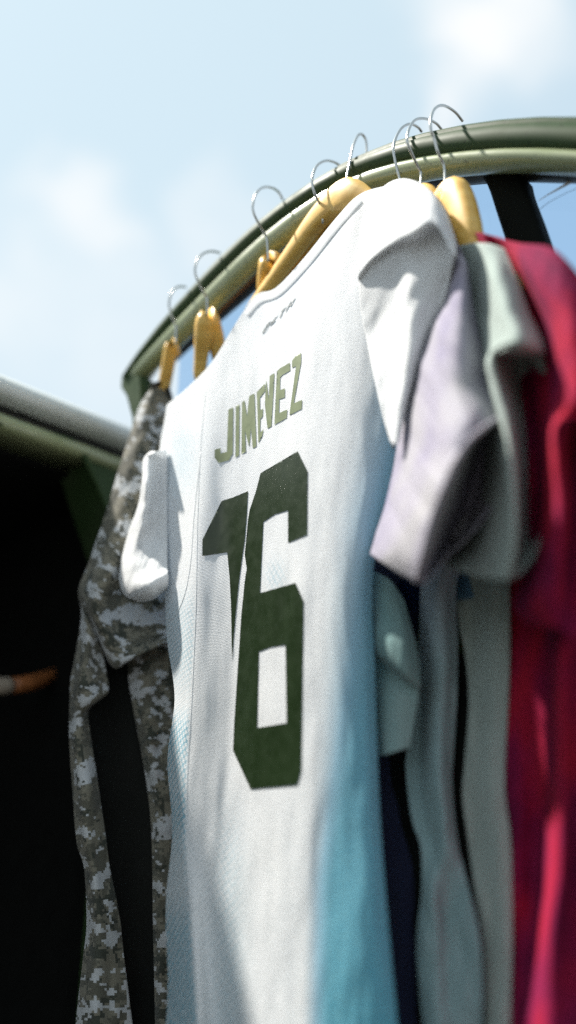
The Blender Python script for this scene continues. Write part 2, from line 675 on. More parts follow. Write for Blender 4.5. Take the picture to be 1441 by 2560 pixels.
m_ground, nt, b = mat('worn_asphalt', rough=.9)
tc = N(nt, 'ShaderNodeTexCoord').outputs['Object']
g1 = noise_n(nt, tc, 55, 6, .7)
L(nt, ramp(nt, g1.outputs['Fac'], [(.3, (.04, .04, .038)), (.7, (.075, .073, .068))]).outputs[0], b.inputs['Base Color'])
bump(nt, b, g1.outputs['Fac'], .5, .01)
structure('ground', [(-900, -900, 0), (900, -900, 0), (900, 900, 0), (-900, 900, 0)], [(0, 1, 2, 3)], m_ground)

# ------------------------------------------------------------------ the vehicle the door belongs to
VS = 0.807                       # its rear opening stands at this s
veh = thing('off_road_vehicle', 'dark green vehicle body with pale roof edge and black open cabin behind the shirts', 'vehicle', P(.0, 1.6, -EYE))


def vs(px, py, s=VS):
    d = ray(px, py); p = d * (s / (d @ DW))
    return float(p @ DN), float(p[2])


# roof: rounded edge along the rear, running back over the cabin
def roof_prof():
    pr = [(VS + .006, .457), (VS - .008, .458), (VS - .014, .461), (VS - .017, .466), (VS - .0165, .472), (VS - .013, .478), (VS - .007, .484), (VS + .004, .490), (VS + .05, .503), (VS + .2, .52), (VS + .8, .55), (VS + 2.2, .55), (VS + 2.2, .52), (VS + .06, .458)]
    return pr


def sweep_a(prof, A):
    V = []; k = len(prof)
    for a in A:
        V += [P(a, s, z) for s, z in prof]
    F = []
    for i in range(len(A) - 1):
        for q in range(k):
            q2 = (q + 1) % k
            F.append((i * k + q, (i + 1) * k + q, (i + 1) * k + q2, i * k + q2))
    F.append(tuple(range(k))); F.append(tuple((len(A) - 1) * k + q for q in range(k))[::-1])
    return np.array(V), F


A_ROOF = np.linspace(-1.0, .596, 12)
obj('roof', *sweep_a(roof_prof(), A_ROOF), M_ROOF, veh)
obj('roof_gutter', *sweep_a([(VS + .012, .437), (VS + .012, .459), (VS + .05, .459), (VS + .05, .437)], A_ROOF), M_RUBBER, veh)
lip = [(VS + .002 + .010 * math.cos(t) * -1, .430 + .0095 * math.sin(t)) for t in np.linspace(-math.pi / 2, math.pi / 2, 9)] + [(VS + .05, .4395), (VS + .05, .4205)]
obj('opening_lip', *sweep_a(lip, np.linspace(-1.0, .592, 10)), M_GREEN_LT, veh)
# pillar beside the opening: its inner edge leans out as it goes down
a0, z0 = vs(212, 1112); a1, z1 = vs(262, 1262)
sl = (a1 - a0) / (z1 - z0)


def pillar_edge(z):
    return a0 + sl * (z - z0)


zs = [.4200, .40, .36, .30, .22, .1, -.2, -.75]
V = []; F = []
for i, z in enumerate(zs):
    ae = min(pillar_edge(z), .580)
    for a, s in ((ae, VS + .07), (ae, VS + .004), (ae + .004, VS), (.592, VS), (.592, VS + .07)):
        V.append(P(a, s, z))
for i in range(len(zs) - 1):
    for q in range(5):
        q2 = (q + 1) % 5
        F.append((i * 5 + q, i * 5 + q2, (i + 1) * 5 + q2, (i + 1) * 5 + q))
F += [(0, 1, 2, 3, 4), tuple(len(V) - 5 + q for q in range(5))[::-1]]
obj('pillar', V, F, M_GREEN, veh, False)
# bright rolled bead that follows the opening's corner and runs down the pillar
bead = [P(a, VS - .002, z) for a, z in [vs(x, y) for x, y in [(-260, 1010), (-60, 1046), (90, 1082), (150, 1097), (185, 1112), (206, 1135), (225, 1175), (246, 1222), (268, 1275), (300, 1350)]]]
obj('seal_bead', *tube(resample(bead, 50), .0045, 8), M_GREEN, veh)
# cabin: a hollow dark shell
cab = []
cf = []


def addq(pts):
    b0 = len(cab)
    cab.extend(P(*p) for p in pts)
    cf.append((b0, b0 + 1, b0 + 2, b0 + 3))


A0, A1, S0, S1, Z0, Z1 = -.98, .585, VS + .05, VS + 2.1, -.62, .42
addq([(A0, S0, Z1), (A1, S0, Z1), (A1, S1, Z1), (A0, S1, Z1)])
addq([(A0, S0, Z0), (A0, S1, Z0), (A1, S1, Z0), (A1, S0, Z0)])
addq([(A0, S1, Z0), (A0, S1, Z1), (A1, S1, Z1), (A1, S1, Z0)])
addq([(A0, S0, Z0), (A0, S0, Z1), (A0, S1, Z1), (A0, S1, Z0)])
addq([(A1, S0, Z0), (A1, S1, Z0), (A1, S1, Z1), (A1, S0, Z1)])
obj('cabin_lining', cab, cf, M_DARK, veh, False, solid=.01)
bevel(obj('side_panel', *box((A1 + .012, VS + .071, -.9), (A1 + .03, VS + 2.2, .44), P), M_GREEN, veh, False), .004)
bevel(obj('side_panel', *box((A0 - .05, VS, -.9), (A0 - .02, VS + 2.2, .44), P), M_GREEN, veh, False), .004)
bevel(obj('rear_panel', *box((A0 - .02, VS, -.9), (A1, VS + .049, -.63), P), M_GREEN, veh, False), .004)
# underside and the rear wheels, well below the picture
for aa in (-.78, .36):
    w = [P(aa + q, VS + .75, -.98) for q in (0, .2)]
    whl = obj('wheel', *tube([w[0] + (w[1] - w[0]) * k for k in (0, .08, .92, 1)], [.30, .365, .365, .30], 28), M_RUBBER, veh)
    obj('rim', *tube([w[0] - DN * .004, w[1] + DN * .004], .2, 24), M_STEEL, whl)

# a bent wooden stick lying in the cabin
pts = [on_plane(x, y, DW, s) for x, y, s in [(-40, 1716, .93), (20, 1714, .94), (70, 1708, .95), (112, 1695, .97), (150, 1676, .99), (195, 1652, 1.01), (240, 1630, 1.03)]]
stk_p = resample(pts, 30)
stk = thing('wooden_handle', 'blurred orange wooden handle lying inside the dark cabin', 'handle', pts[2])
M_STICK = plain('orange_varnished_wood', (.30, .105, .032), .5)
M_STICK_END = plain('pale_cut_wood', (.32, .27, .21), .7)
obj('shaft', *tube(stk_p[6:], np.interp(np.linspace(0, 1, 24), [0, .3, .6, 1], [.0105, .0105, .006, .004]), 12), M_STICK, stk)
obj('grip_end', *tube(stk_p[:6], .0108, 12), M_STICK_END, stk)

# ------------------------------------------------------------------ the open door
door = thing('vehicle_door', 'open dark green vehicle door whose arched window frame carries the hangers', 'door', P(CD + .03, .36, -.9))
E1 = [(310, 935), (345, 880), (400, 800), (460, 730), (540, 640), (620, 565), (700, 500), (780, 445), (860, 395), (900, 375), (980, 340), (1060, 318), (1160, 300), (1250, 285), (1350, 277), (1441, 275)]
E2 = [(312, 955), (350, 905), (400, 850), (430, 810), (520, 720), (600, 640), (650, 595), (720, 545), (800, 490), (870, 455), (930, 430), (1000, 408), (1060, 398), (1150, 388), (1250, 382), (1350, 383), (1441, 390)]
E3 = [(325, 975), (370, 930), (430, 880), (470, 840), (540, 765), (600, 710), (660, 655), (740, 600), (800, 552), (860, 515), (930, 490), (1000, 475), (1060, 460), (1110, 450), (1200, 440), (1300, 437), (1441, 452)]
E4 = [(374, 968), (384, 935), (410, 906), (450, 878), (520, 800), (600, 735), (680, 670), (740, 616), (800, 562), (860, 522), (930, 494), (1000, 478), (1060, 463), (1110, 453), (1200, 443), (1300, 440), (1441, 455)]


def edge_fn(E, a, tail):
    d = ray([p[0] for p in E], [p[1] for p in E])
    p = d * (a / (d @ DN))[:, None]
    s = p @ DW; z = p[:, 2]
    o = np.argsort(s)
    s, z = s[o], z[o]
    ts = np.array([q[0] for q in tail]); tz = z[0] + np.array([q[1] for q in tail])
    s = np.concatenate([ts, s]); z = np.concatenate([tz, z])
    co = np.polyfit(s, z, 7)
    smooth = np.polyval(co, s)
    zz = .25 * z + .75 * smooth
    return lambda q: np.interp(q, s, zz) if np.isscalar(q) else np.interp(q, s, zz)


TAIL = [(-.08, -.30), (-.04, -.235), (0.0, -.175), (.04, -.118), (.08, -.07), (.12, -.03)]
f1 = edge_fn(E1, CD, TAIL)
f2 = edge_fn(E2, CD, TAIL)
f3 = edge_fn(E3, CD, TAIL)
f4 = edge_fn(E4, CD + .03, TAIL)
SS = np.linspace(-.08, .746, 140)


def up_prof(s):
    zt, zb = f1(s), f2(s)
    h = zt - zb
    # rounded outer face, a pressed step above it and a thin flange on top
    return [(CD + .002, zb + .002), (CD - .003, zb + .18 * h), (CD - .005, zb + .40 * h), (CD - .004, zb + .60 * h), (CD - .0015, zb + .68 * h), (CD + .0005, zb + .70 * h),
            (CD - .0005, zb + .77 * h), (CD + .001, zb + .86 * h), (CD + .005, zb + .90 * h), (CD + .011, zb + .97 * h), (CD + .015, zb + 1.03 * h),
            (CD + .019, zb + 1.04 * h), (CD + .022, zb + .98 * h), (CD + .022, zb + .5 * h), (CD + .012, zb + .32 * h), (CD + .008, zb + .1 * h)]


obj('upper_frame', *sweep(up_prof, SS), M_GREEN, door)


def lo_prof(s):
    zt, zb = f2(s), f3(s)
    ac = CD + .010
    k = ac / CD
    zc = (zt * .52 + zb * .48) * k
    r = (zt - zb) * .44 * k
    return [(ac - .0125 * math.cos(t), zc + r * math.sin(t)) for t in np.linspace(0, 2 * math.pi, 15)[:-1]]


obj('lower_frame', *sweep(lo_prof, np.linspace(-.08, .732, 140)), M_GREEN_LT, door)


def groove_prof(s):
    zt = f2(s) * 1.03
    return [(CD + .012, zt + .006), (CD + .012, zt - .012), (CD + .03, zt - .012), (CD + .03, zt + .006)]


obj('frame_groove', *sweep(groove_prof, np.linspace(-.08, .74, 120)), M_RUBBER, door)


def seal_prof(s):
    k = (CD + .03) / CD
    zt = f3(s) * k + .012
    zb = f4(s)
    zb = min(zb, zt - .006)
    return [(CD + .026, zt), (CD + .024, zb + .004), (CD + .027, zb + .0005), (CD + .036, zb), (CD + .044, zb + .003), (CD + .044, zt)]


obj('window_seal', *sweep(seal_prof, np.linspace(-.08, .715, 140)), M_RUBBER, door)


def trim_prof(s):
    k = (CD + .022) / CD
    zt = f3(s) * k
    return [(CD + .020, zt + .004), (CD + .0195, zt - .004), (CD + .0225, zt - .0065), (CD + .0235, zt + .004)]


obj('inner_trim', *sweep(trim_prof, np.linspace(.36, .64, 60)), M_BROWN, door)
# hinge-side jamb: leans in below the corner, then drops straight
jb = []
for z, sl_, sr_ in [(.522, .752, .738), (.505, .752, .712), (.487, .738, .708), (.45, .722, .704), (.40, .718, .702), (.30, .712, .69), (.22, .71, .69)]:
    for a, s in ((CD - .001, sl_), (CD + .004, sl_ + .003), (CD + .03, sl_ + .003), (CD + .03, sr_), (CD + .004, sr_), (CD - .001, sr_ + .003)):
        jb.append(P(a, s, z))
jf = []
for i in range(6):
    for q in range(6):
        q2 = (q + 1) % 6
        jf.append((i * 6 + q, i * 6 + q2, (i + 1) * 6 + q2, (i + 1) * 6 + q))
jf += [tuple(range(6))[::-1], tuple(36 + q for q in range(6))]
obj('hinge_jamb', jb, jf, M_GREEN, door, False)
# glass
m_glass, nt, b = mat('tinted_window_glass')
nt.nodes.remove(b)
out = [n for n in nt.nodes if n.type == 'OUTPUT_MATERIAL'][0]
trn = N(nt, 'ShaderNodeBsdfTransparent'); trn.inputs['Color'].default_value = (.55, .72, .92, 1)
gls = N(nt, 'ShaderNodeBsdfGlossy'); gls.inputs['Roughness'].default_value = .03; gls.inputs['Color'].default_value = (.8, .9, 1, 1)
fr = N(nt, 'ShaderNodeFresnel'); fr.inputs['IOR'].default_value = 1.25
mx = N(nt, 'ShaderNodeMixShader')
L(nt, fr.outputs[0], mx.inputs[0]); L(nt, trn.outputs[0], mx.inputs[1]); L(nt, gls.outputs[0], mx.inputs[2]); L(nt, mx.outputs[0], out.inputs['Surface'])
AG = CD + .040
V = []; F = []
SG = np.linspace(-.05, .69, 60)
for s in SG:
    k = AG / CD
    V += [P(AG, s, .16), P(AG, s, f3(s) * k - .002)]
F = [(2 * i, 2 * i + 1, 2 * i + 3, 2 * i + 2) for i in range(len(SG) - 1)]
glass = obj('window_glass', V, F, m_glass, door, False)
# divider bar of the window
bl = [on_plane(x, y, DN, CD + .026) for x, y in [(1196, 430), (1216, 462), (1238, 530), (1262, 605), (1300, 740), (1350, 900), (1460, 1250), (1500, 1400)]]
br = [on_plane(x, y, DN, CD + .026) for x, y in [(1302, 432), (1310, 466), (1334, 530), (1364, 615), (1420, 760), (1480, 900), (1600, 1250), (1650, 1400)]]
bl, br = resample(bl, 24), resample(br, 24)
V = []; F = []
for i in range(24):
    V += [bl[i] + DN * .004, bl[i] * .88 + br[i] * .12, bl[i] * .12 + br[i] * .88, br[i] + DN * .004, br[i] + DN * .022, bl[i] + DN * .022]
for i in range(23):
    for q in range(6):
        q2 = (q + 1) % 6
        F.append((i * 6 + q, i * 6 + q2, (i + 1) * 6 + q2, (i + 1) * 6 + q))
obj('window_divider', V, F, M_BLACKPLASTIC, door)
# scuff and hairline scratches on the glass
sc_l = [(1345, 503, 1.5), (1370, 487, 3), (1400, 470, 6), (1425, 456, 9), (1441, 449, 7), (1460, 440, 4)]
V = []; F = []
for x, y, h in sc_l:
    V += list(on_plane(np.array([x, x]), np.array([y - h / 2, y + h / 2]), DN, AG - .0012))
F = [(2 * i, 2 * i + 1, 2 * i + 3, 2 * i + 2) for i in range(len(sc_l) - 1)]
obj('scuff_mark', V, F, M_SCUFF, glass, False)
hl = resample([on_plane(x, y, DN, AG - .0012) for x, y in [(1340, 532), (1370, 508), (1405, 488), (1441, 472), (1480, 458)]], 20)
obj('scratch', *tube(hl, .00022, 5), M_HAIRLINE, glass)
# lower door skin, behind the hanging clothes
bevel(obj('door_panel', *box((CD + .048, -.08, -.85), (CD + .075, .655, .215), P), M_GREEN, door, False), .008)
obj('panel_trim', *box((CD + .045, -.02, -.7), (CD + .0475, .64, .12), P), M_BLACKPLASTIC, door, False)
obj('door_hinge', *tube([P(CD + .06, .755, -.1), P(CD + .06, .755, .02)], .014, 12), M_STEEL, door)
obj('door_hinge', *tube([P(CD + .06, .755, .25), P(CD + .06, .755, .35)], .014, 12), M_STEEL, door)

# ------------------------------------------------------------------ hangers
HG = 'wooden hangers hooked over the door frame'
HOOKS = {
    'a': [(1157, 303), (1140, 282), (1118, 267), (1100, 264), (1085, 275), (1077, 300), (1078, 325), (1085, 345), (1095, 380), (1107, 405), (1112, 425), (1113, 468)],
    'b': [(1104, 323), (1090, 308), (1065, 297), (1040, 299), (1025, 318), (1018, 345), (1022, 365), (1035, 395), (1047, 420), (1053, 435), (1052, 468)],
    'c': [(1055, 330), (1045, 318), (1025, 310), (1005, 320), (990, 345), (984, 370), (988, 400), (995, 430), (1000, 450), (1002, 478)],
    'd': [(917, 385), (916, 355), (908, 338), (897, 337), (885, 360), (878, 390), (870, 430), (864, 465), (862, 482)],
    'e': [(852, 415), (835, 405), (815, 402), (795, 412), (783, 435), (781, 460), (788, 485), (798, 505), (806, 520), (808, 545)],
    'f': [(708, 500), (695, 478), (675, 468), (655, 470), (640, 485), (633, 510), (634, 530), (645, 555), (660, 580), (668, 600), (671, 642)],
    'g': [(550, 632), (530, 628), (510, 633), (495, 648), (488, 670), (490, 690), (500, 712), (512, 735), (518, 745), (519, 778)],
    'h': [(465, 717), (445, 717), (432, 728), (425, 745), (423, 765), (430, 790), (438, 808), (441, 820), (440, 850)],
}


def stem_point(k, a=CD - .016):
    x, y = HOOKS[k][-1]
    return on_plane(x, y, DN, a)


def hook_path(k, a):
    """the bent wire: it stands square to the door, over the frame"""
    st = stem_point(k, a) - ORI
    s = float(st @ DW)
    return np.array([on_plane(x, y, DW, s) for x, y in HOOKS[k]]), s


def hanger_bar(pts, widths, nrm, n=46, k=16):
    """contoured wooden bar: rounded sections (height, thickness) lofted along its centre line"""
    pts = resample(pts, n)
    wd = resample([(*w, 0) for w in widths], n)
    V = []; F = []
    for i in range(n):
        hh, th = wd[i][0], wd[i][1]
        e = min(i, n - 1 - i)
        end = (.45, .75, .92)[e] if e < 3 else 1.0
        t0 = pts[min(n - 1, i + 1)] - pts[max(0, i - 1)]
        t0 /= np.linalg.norm(t0)
        side = nrm - t0 * (nrm @ t0); side /= np.linalg.norm(side)
        upv = np.cross(t0, side)
        if upv[2] < 0:
            upv = -upv
        for q in range(k):
            t = 2 * math.pi * q / k
            cx = math.copysign(abs(math.cos(t)) ** .72, math.cos(t)); cz = math.copysign(abs(math.sin(t)) ** .72, math.sin(t))
            V.append(pts[i] + side * cx * th / 2 * end + upv * cz * hh / 2 * end)
    for i in range(n - 1):
        for q in range(k):
            q2 = (q + 1) % k
            F.append((i * k + q, i * k + q2, (i + 1) * k + q2, (i + 1) * k + q))
    F.append(tuple(range(k))[::-1]); F.append(tuple((n - 1) * k + q for q in range(k)))
    return np.array(V), F


# centre line of each bar: far arm, neck under the hook, near arm  (x, y, push away from the lens)
BARS = {
    'a': ([(1085, 640, .0), (1095, 570, .0), (1110, 520, .0), (1128, 494, .0), (1146, 520, .0), (1163, 575, .0), (1185, 640, .002), (1235, 690, .004), (1310, 720, .006)],
          [(.018, .013), (.022, .015), (.03, .018), (.034, .020), (.032, .020), (.03, .019), (.024, .016), (.02, .014), (.016, .012)]),
    'b': ([(985, 640, .004), (1010, 560, .004), (1050, 502, .004), (1080, 540, .004), (1120, 610, .004), (1180, 680, .006), (1260, 740, .008)],
          [(.016, .012), (.024, .014), (.03, .016), (.03, .016), (.024, .014), (.02, .012), (.016, .012)]),
    'c': ([(920, 640, .004), (960, 560, .004), (1002, 512, .004), (1050, 560, .004), (1100, 650, .006), (1150, 730, .008), (1180, 820, .01)],
          [(.016, .012), (.024, .014), (.03, .016), (.03, .016), (.024, .014), (.02, .012), (.016, .012)]),
    'd': ([(570, 900, -.004), (622, 790, -.002), (684, 700, .0), (737, 626, .0), (792, 551, .0), (848, 499, .0), (878, 494, .0), (925, 512, .004), (980, 530, .004), (1030, 545, .006), (1090, 570, .008)],
          [(.012, .012), (.014, .013), (.017, .014), (.021, .015), (.027, .017), (.035, .021), (.035, .021), (.024, .014), (.014, .009), (.009, .006), (.008, .005)]),
    'e': ([(620, 822, .022), (696, 726, .022), (752, 648, .022), (806, 572, .020), (850, 580, .022), (900, 600, .024)],
          [(.016, .012), (.022, .014), (.028, .016), (.034, .018), (.026, .014), (.02, .012)]),
    # the last three hang edge-on to the lens, so their third figure is the distance along the view
    'f': ([(716, 742, .890), (706, 712, .884), (694, 680, .872), (677, 660, .859), (670, 690, .868), (665, 730, .878), (660, 780, .886)],
          [(.020, .018), (.024, .021), (.027, .024), (.027, .024), (.027, .023), (.024, .021), (.020, .018)]),
    'g': ([(560, 940, .925), (549, 890, .918), (536, 838, .908), (520, 803, .899), (510, 842, .902), (503, 892, .908), (498, 960, .915)],
          [(.018, .015), (.024, .018), (.030, .022), (.032, .026), (.030, .022), (.022, .016), (.018, .014)]),
    'h': ([(441, 890, .955), (437, 880, .952), (433, 872, .949), (429, 866, .947), (425, 888, .951), (418, 928, .958), (409, 978, .968), (396, 1030, .975)],
          [(.016, .013), (.018, .014), (.019, .015), (.020, .0155), (.021, .016), (.021, .016), (.02, .015), (.018, .013)]),
}
HSPEC = {
    'a': (31, CD - .016, 'yellow varnished wooden hanger nearest the black window divider holding the crimson shirt', {}),
    'b': (32, CD - .016, 'wooden hanger of the grey green shirt, its hook crowded between two other hooks', {}),
    'c': (34, CD - .016, 'wooden hanger of the lavender shirt, its hook first to the left in the crowded trio', {}),
    'd': (38, CD - .016, 'pale sunlit wooden hanger inside the neck of the white numbered jersey', {}),
    'e': (38, CD - .016, 'wooden hanger whose hook rises just behind the pale bar of the jersey hanger', {}),
    'f': (10, CD - .016, 'short visible yellow wooden hanger end beside the white jersey collar', {}),
    'g': (11, CD - .016, 'tall orange wooden hanger with a dark notch above the white jersey shoulder', {}),
    'h': (12, CD - .016, 'narrow orange wooden hanger above the camouflage shirt near the frame corner', {}),
}
hang_pt = {}
for key, (hd, a, lab, kw) in HSPEC.items():
    path, s = hook_path(key, a)
    base = path[-1]
    hang_pt[key] = base
    t = thing('clothes_hanger', lab, 'hanger', base, HG)
    dense = resample(path, 70)
    dense = np.vstack([dense, base - UP * .006])
    obj('hook', *tube(dense, .0013, 10), M_STEEL, t)
    h_ = math.radians(hd)
    nn = np.array([math.cos(h_), math.sin(h_), 0.0])
    cc0 = float((base - ORI) @ nn)
    bp, bw = BARS[key]
    obj('shoulder_bar', *hanger_bar([ray(x, y) * q + ORI if q > .5 else on_plane(x, y, nn, cc0 + q) for x, y, q in bp], bw, nn), M_WOOD, t)

# ------------------------------------------------------------------ clothes


def plane_at(key, heading, push=0.0):
    h = math.radians(heading)
    n = np.array([math.cos(h), math.sin(h), 0.0])
    return n, float((hang_pt[key] - ORI) @ n) + push


# --- white jersey -------------------------------------------------------
jn, jc = plane_at('d', 38, -.012)
jersey = thing('sports_jersey', 'white sports jersey printed JIMENEZ 16 with blue fading sides, hung in front', 'jersey', hang_pt['d'] - UP * .75)
JO = [-.022, -.026, -.026, -.014, -.008, -.007, -.006, -.002, .004, .012, .024]
JB = [
    [(418, 1012), (470, 968), (530, 905), (590, 808), (640, 738), (690, 719), (760, 645), (840, 545), (900, 485), (975, 462), (1012, 452)],
    [(410, 1060), (462, 1030), (520, 985), (580, 920), (640, 850), (700, 800), (765, 740), (840, 660), (900, 600), (965, 560), (1020, 530)],
    [(400, 1130), (455, 1110), (510, 1080), (575, 1030), (640, 970), (705, 920), (770, 865), (840, 800), (900, 760), (950, 730), (1000, 700)],
    [(406, 1280), (455, 1275), (500, 1265), (560, 1240), (630, 1195), (700, 1145), (770, 1095), (840, 1040), (900, 990), (950, 950), (1010, 915)],
    [(412, 1460), (450, 1465), (492, 1468), (555, 1455), (620, 1430), (700, 1390), (770, 1350), (840, 1300), (890, 1260), (935, 1215), (1000, 1175)],
    [(418, 1600), (450, 1610), (487, 1620), (550, 1625), (600, 1610), (690, 1580), (765, 1550), (835, 1510), (880, 1480), (910, 1450), (934, 1420)],
    [(437, 1745), (462, 1758), (482, 1770), (545, 1785), (590, 1785), (680, 1765), (760, 1745), (825, 1720), (870, 1700), (910, 1685), (937, 1670)],
    [(419, 1900), (445, 1905), (471, 1910), (540, 1930), (585, 1935), (675, 1935), (758, 1925), (815, 1910), (865, 1895), (915, 1880), (943, 1870)],
    [(431, 2080), (448, 2085), (468, 2090), (532, 2100), (580, 2105), (672, 2110), (760, 2105), (800, 2100), (860, 2095), (920, 2085), (953, 2080)],
    [(415, 2260), (445, 2270), (480, 2275), (525, 2285), (590, 2290), (675, 2295), (750, 2295), (800, 2295), (870, 2290), (930, 2285), (968, 2280)],
    [(420, 2480), (455, 2485), (495, 2490), (532, 2500), (595, 2505), (680, 2510), (755, 2510), (810, 2508), (880, 2505), (940, 2500), (988, 2495)],
    [(404, 2680), (450, 2690), (500, 2695), (536, 2700), (600, 2705), (685, 2710), (760, 2710), (815, 2708), (885, 2705), (945, 2700), (1005, 2695)],
    [(400, 2900), (450, 2910), (500, 2915), (536, 2920), (600, 2925), (685, 2930), (760, 2930), (815, 2928), (885, 2925), (945, 2920), (1020, 2915)],
]
fold = [.15, .3, .6, .9, 1, 1, 1, 1, 1, 1.05, 1.1, 1.1, 1.1]
flatO = [-.020, -.020, -.016, -.010, -.004, 0, 0, 0, 0, .002, .004]
JROWS = []
for r, k in zip(JB, fold):
    JROWS.append([(x, y, o * k + q * (1 - k)) for (x, y), o, q in zip(r, JO, flatO)])


def neck_drop(u, v):
    w = np.exp(-((u - .55) / .16) ** 2)
    return (.09 * w)[None, :] * np.exp(-(v / .10) ** 2)[:, None]


def sstep(x, a, b):
    t = np.clip((x - a) / (b - a), 0, 1)
    return t * t * (3 - 2 * t)


def dye_right(px, py):
    ys = [500, 700, 1000, 1300, 1600, 1900, 2200, 2560, 2900]
    xs = np.interp(py, ys, [1100, 960, 880, 815, 790, 780, 760, 752, 750])
    xe = np.interp(py, ys, [1300, 1160, 1060, 985, 945, 890, 838, 826, 830])
    k = np.interp(py, ys, [0, .25, .6, .68, .76, .85, .93, 1, 1])
    return sstep(px, xs, xe) * k


def honey_left(px, py):
    ridge = np.interp(py, [1000, 1300, 1600, 1900, 2100, 2300, 2560, 2900], [500, 495, 490, 474, 470, 482, 498, 505])
    k = np.interp(py, [1000, 1450, 1530, 1640, 1760, 1830, 1960, 2040, 2150, 2230, 2330, 2560, 2900], [0, 0, .32, .42, .10, .75, .55, .75, .3, .25, .75, .9, .9])
    a = (1 - sstep(px, ridge - 12, ridge + 2)) * k
    k2 = np.interp(py, [1950, 2150, 2560], [0, .28, .38])
    a2 = np.exp(-((px - 575) / 42.0) ** 2) * k2
    k3 = np.interp(py, [1040, 1100, 1180, 1260], [0, .3, .3, 0])
    a3 = np.exp(-((px - 455) / 38.0) ** 2) * k3
    a4 = np.exp(-((px - 690) / 25.0) ** 2) * np.exp(-((py - 1440) / 40.0) ** 2) * .35
    return np.clip((a + a2 + a3 + a4) * 1.2, 0, 1)


def eyelets(px, py):
    return np.interp(py, [1500, 1900, 2250], [0, .35, 1.0]) * np.interp(px, [700, 820], [1.0, .6])


JATT = {'dye': dye_right, 'honey': honey_left, 'eyelet': eyelets}
cb = Cloth(jn, jc)
cb.sheet(JROWS, 150, 260, amp=.0009, back=[.004, .012, .02, .02, .02, .022, .025], seed=3.1, fx=.018, fy=.004, drop=neck_drop)
JW = cb.last
cb.build('body', M_JERSEY, jersey, JATT, solid=0)
bv = JW.reshape(-1, 3)
bf = grid_faces(*JW.shape[:2])
JBVH = BVHTree.FromPolygons([Vector(v) for v in bv], bf)

# collar rib lying along the neckline, on the jersey's own surface
cn = resample([(614, 782), (643, 747), (693, 727), (764, 652), (844, 553), (900, 495)], 70)
cn2 = resample([(624, 792), (654, 760), (704, 738), (775, 664), (853, 567), (908, 507)], 70)
V = []
for k in range(8):
    f = k / 7
    for p, q in zip(cn, cn2):
        x, y = p[0] * (1 - f) + q[0] * f, p[1] * (1 - f) + q[1] * f
        d = Vector(ray(x, y)).normalized()
        loc, nrm, idx, dist = JBVH.ray_cast(Vector(ORI), d)
        if loc is None:
            loc = Vector(on_plane(x, y, jn, jc)); nrm = -Vector(jn)
        if nrm.dot(d) > 0:
            nrm = -nrm
        V.append(tuple(loc + nrm * (.0006 + .0005 * math.sin(math.pi * f) ** .5)))
obj('collar', V, grid_faces(8, 70), M_JERSEY, jersey)

# near sleeve: sunlit cap, a rolled fold and the shaded cloth hanging under it
SR = [
    [(905, 560, .006), (950, 478, .006), (1003, 448, .010), (1062, 466, .012), (1110, 520, .014), (1137, 590, .018)],
    [(900, 620, -.006), (940, 580, -.007), (1000, 530, -.008), (1050, 505, -.006), (1100, 530, .0), (1140, 615, .010)],
    [(897, 690, -.004), (930, 647, -.009), (985, 605, -.014), (1040, 578, -.016), (1088, 560, -.012), (1139, 640, -.004)],
    [(898, 704, .0), (932, 660, -.004), (988, 620, -.006), (1034, 612, -.004), (1098, 578, -.001), (1133, 660, .004)],
    [(905, 780, .004), (945, 765, .004), (990, 748, .002), (1026, 735, -.003), (1080, 722, .006), (1112, 750, .012)],
    [(925, 880, .004), (955, 878, .004), (990, 872, .002), (1024, 865, -.003), (1050, 860, .004), (1066, 850, .012)],
    [(950, 1000, .0), (967, 1002, .0), (985, 1002, -.002), (1005, 998, -.004), (1018, 992, .0), (1026, 980, .006)],
    [(978, 1104, -.002), (982, 1109, -.004), (986, 1112, -.005), (990, 1112, -.005), (994, 1108, -.004), (997, 1098, 0)],
]
cs = Cloth(jn, jc)
cs.sheet(SR, 70, 110, amp=.0026, fx=.014, fy=.006, rot=.35, back=[.012, .02, .02, .018, .012, .008, .003], off=-.006, seed=8.3)
cs.build('sleeve', M_JERSEY, jersey, {'dye': lambda x, y: x * 0, 'honey': lambda x, y: x * 0, 'eyelet': lambda x, y: x * 0})

# far sleeve: a soft white pouch over the camouflage shirt
SL = [
    [(384, 1134, -.024), (392, 1130, -.026), (402, 1127, -.026), (416, 1122, -.020)],
    [(360, 1148, -.024), (374, 1137, -.034), (392, 1150, -.022), (418, 1160, -.016)],
    [(357, 1195, -.026), (371, 1208, -.040), (391, 1212, -.016), (418, 1220, -.014)],
    [(347, 1262, -.022), (366, 1270, -.038), (388, 1275, -.018), (418, 1280, -.016)],
    [(322, 1332, -.020), (350, 1342, -.036), (384, 1346, -.022), (418, 1345, -.020)],
    [(303, 1410, -.020), (335, 1420, -.042), (375, 1420, -.038), (418, 1410, -.026)],
    [(300, 1455, -.020), (335, 1464, -.044), (375, 1458, -.048), (420, 1438, -.034)],
    [(314, 1488, -.018), (345, 1491, -.034), (380, 1483, -.036), (420, 1462, -.028)],
    [(345, 1503, -.010), (358, 1504, -.014), (385, 1497, -.016), (418, 1472, -.014)],
]
SL = [[(x, y, o * .45 - d) for (x, y, o), d in zip(r_, (.036, .030, .024, .016))] for r_ in SL]
cl = Cloth(jn, jc)
cl.sheet(SL, 60, 90, amp=.0017, fx=.03, fy=.012, rot=.3, back=[.006, .02, .03, .03, .04, .03, .008], off=-.002, seed=5.5)
cl.build('sleeve', M_JERSEY, jersey, {'dye': lambda x, y: x * 0, 'honey': lambda x, y: x * 0, 'eyelet': lambda x, y: x * 0})


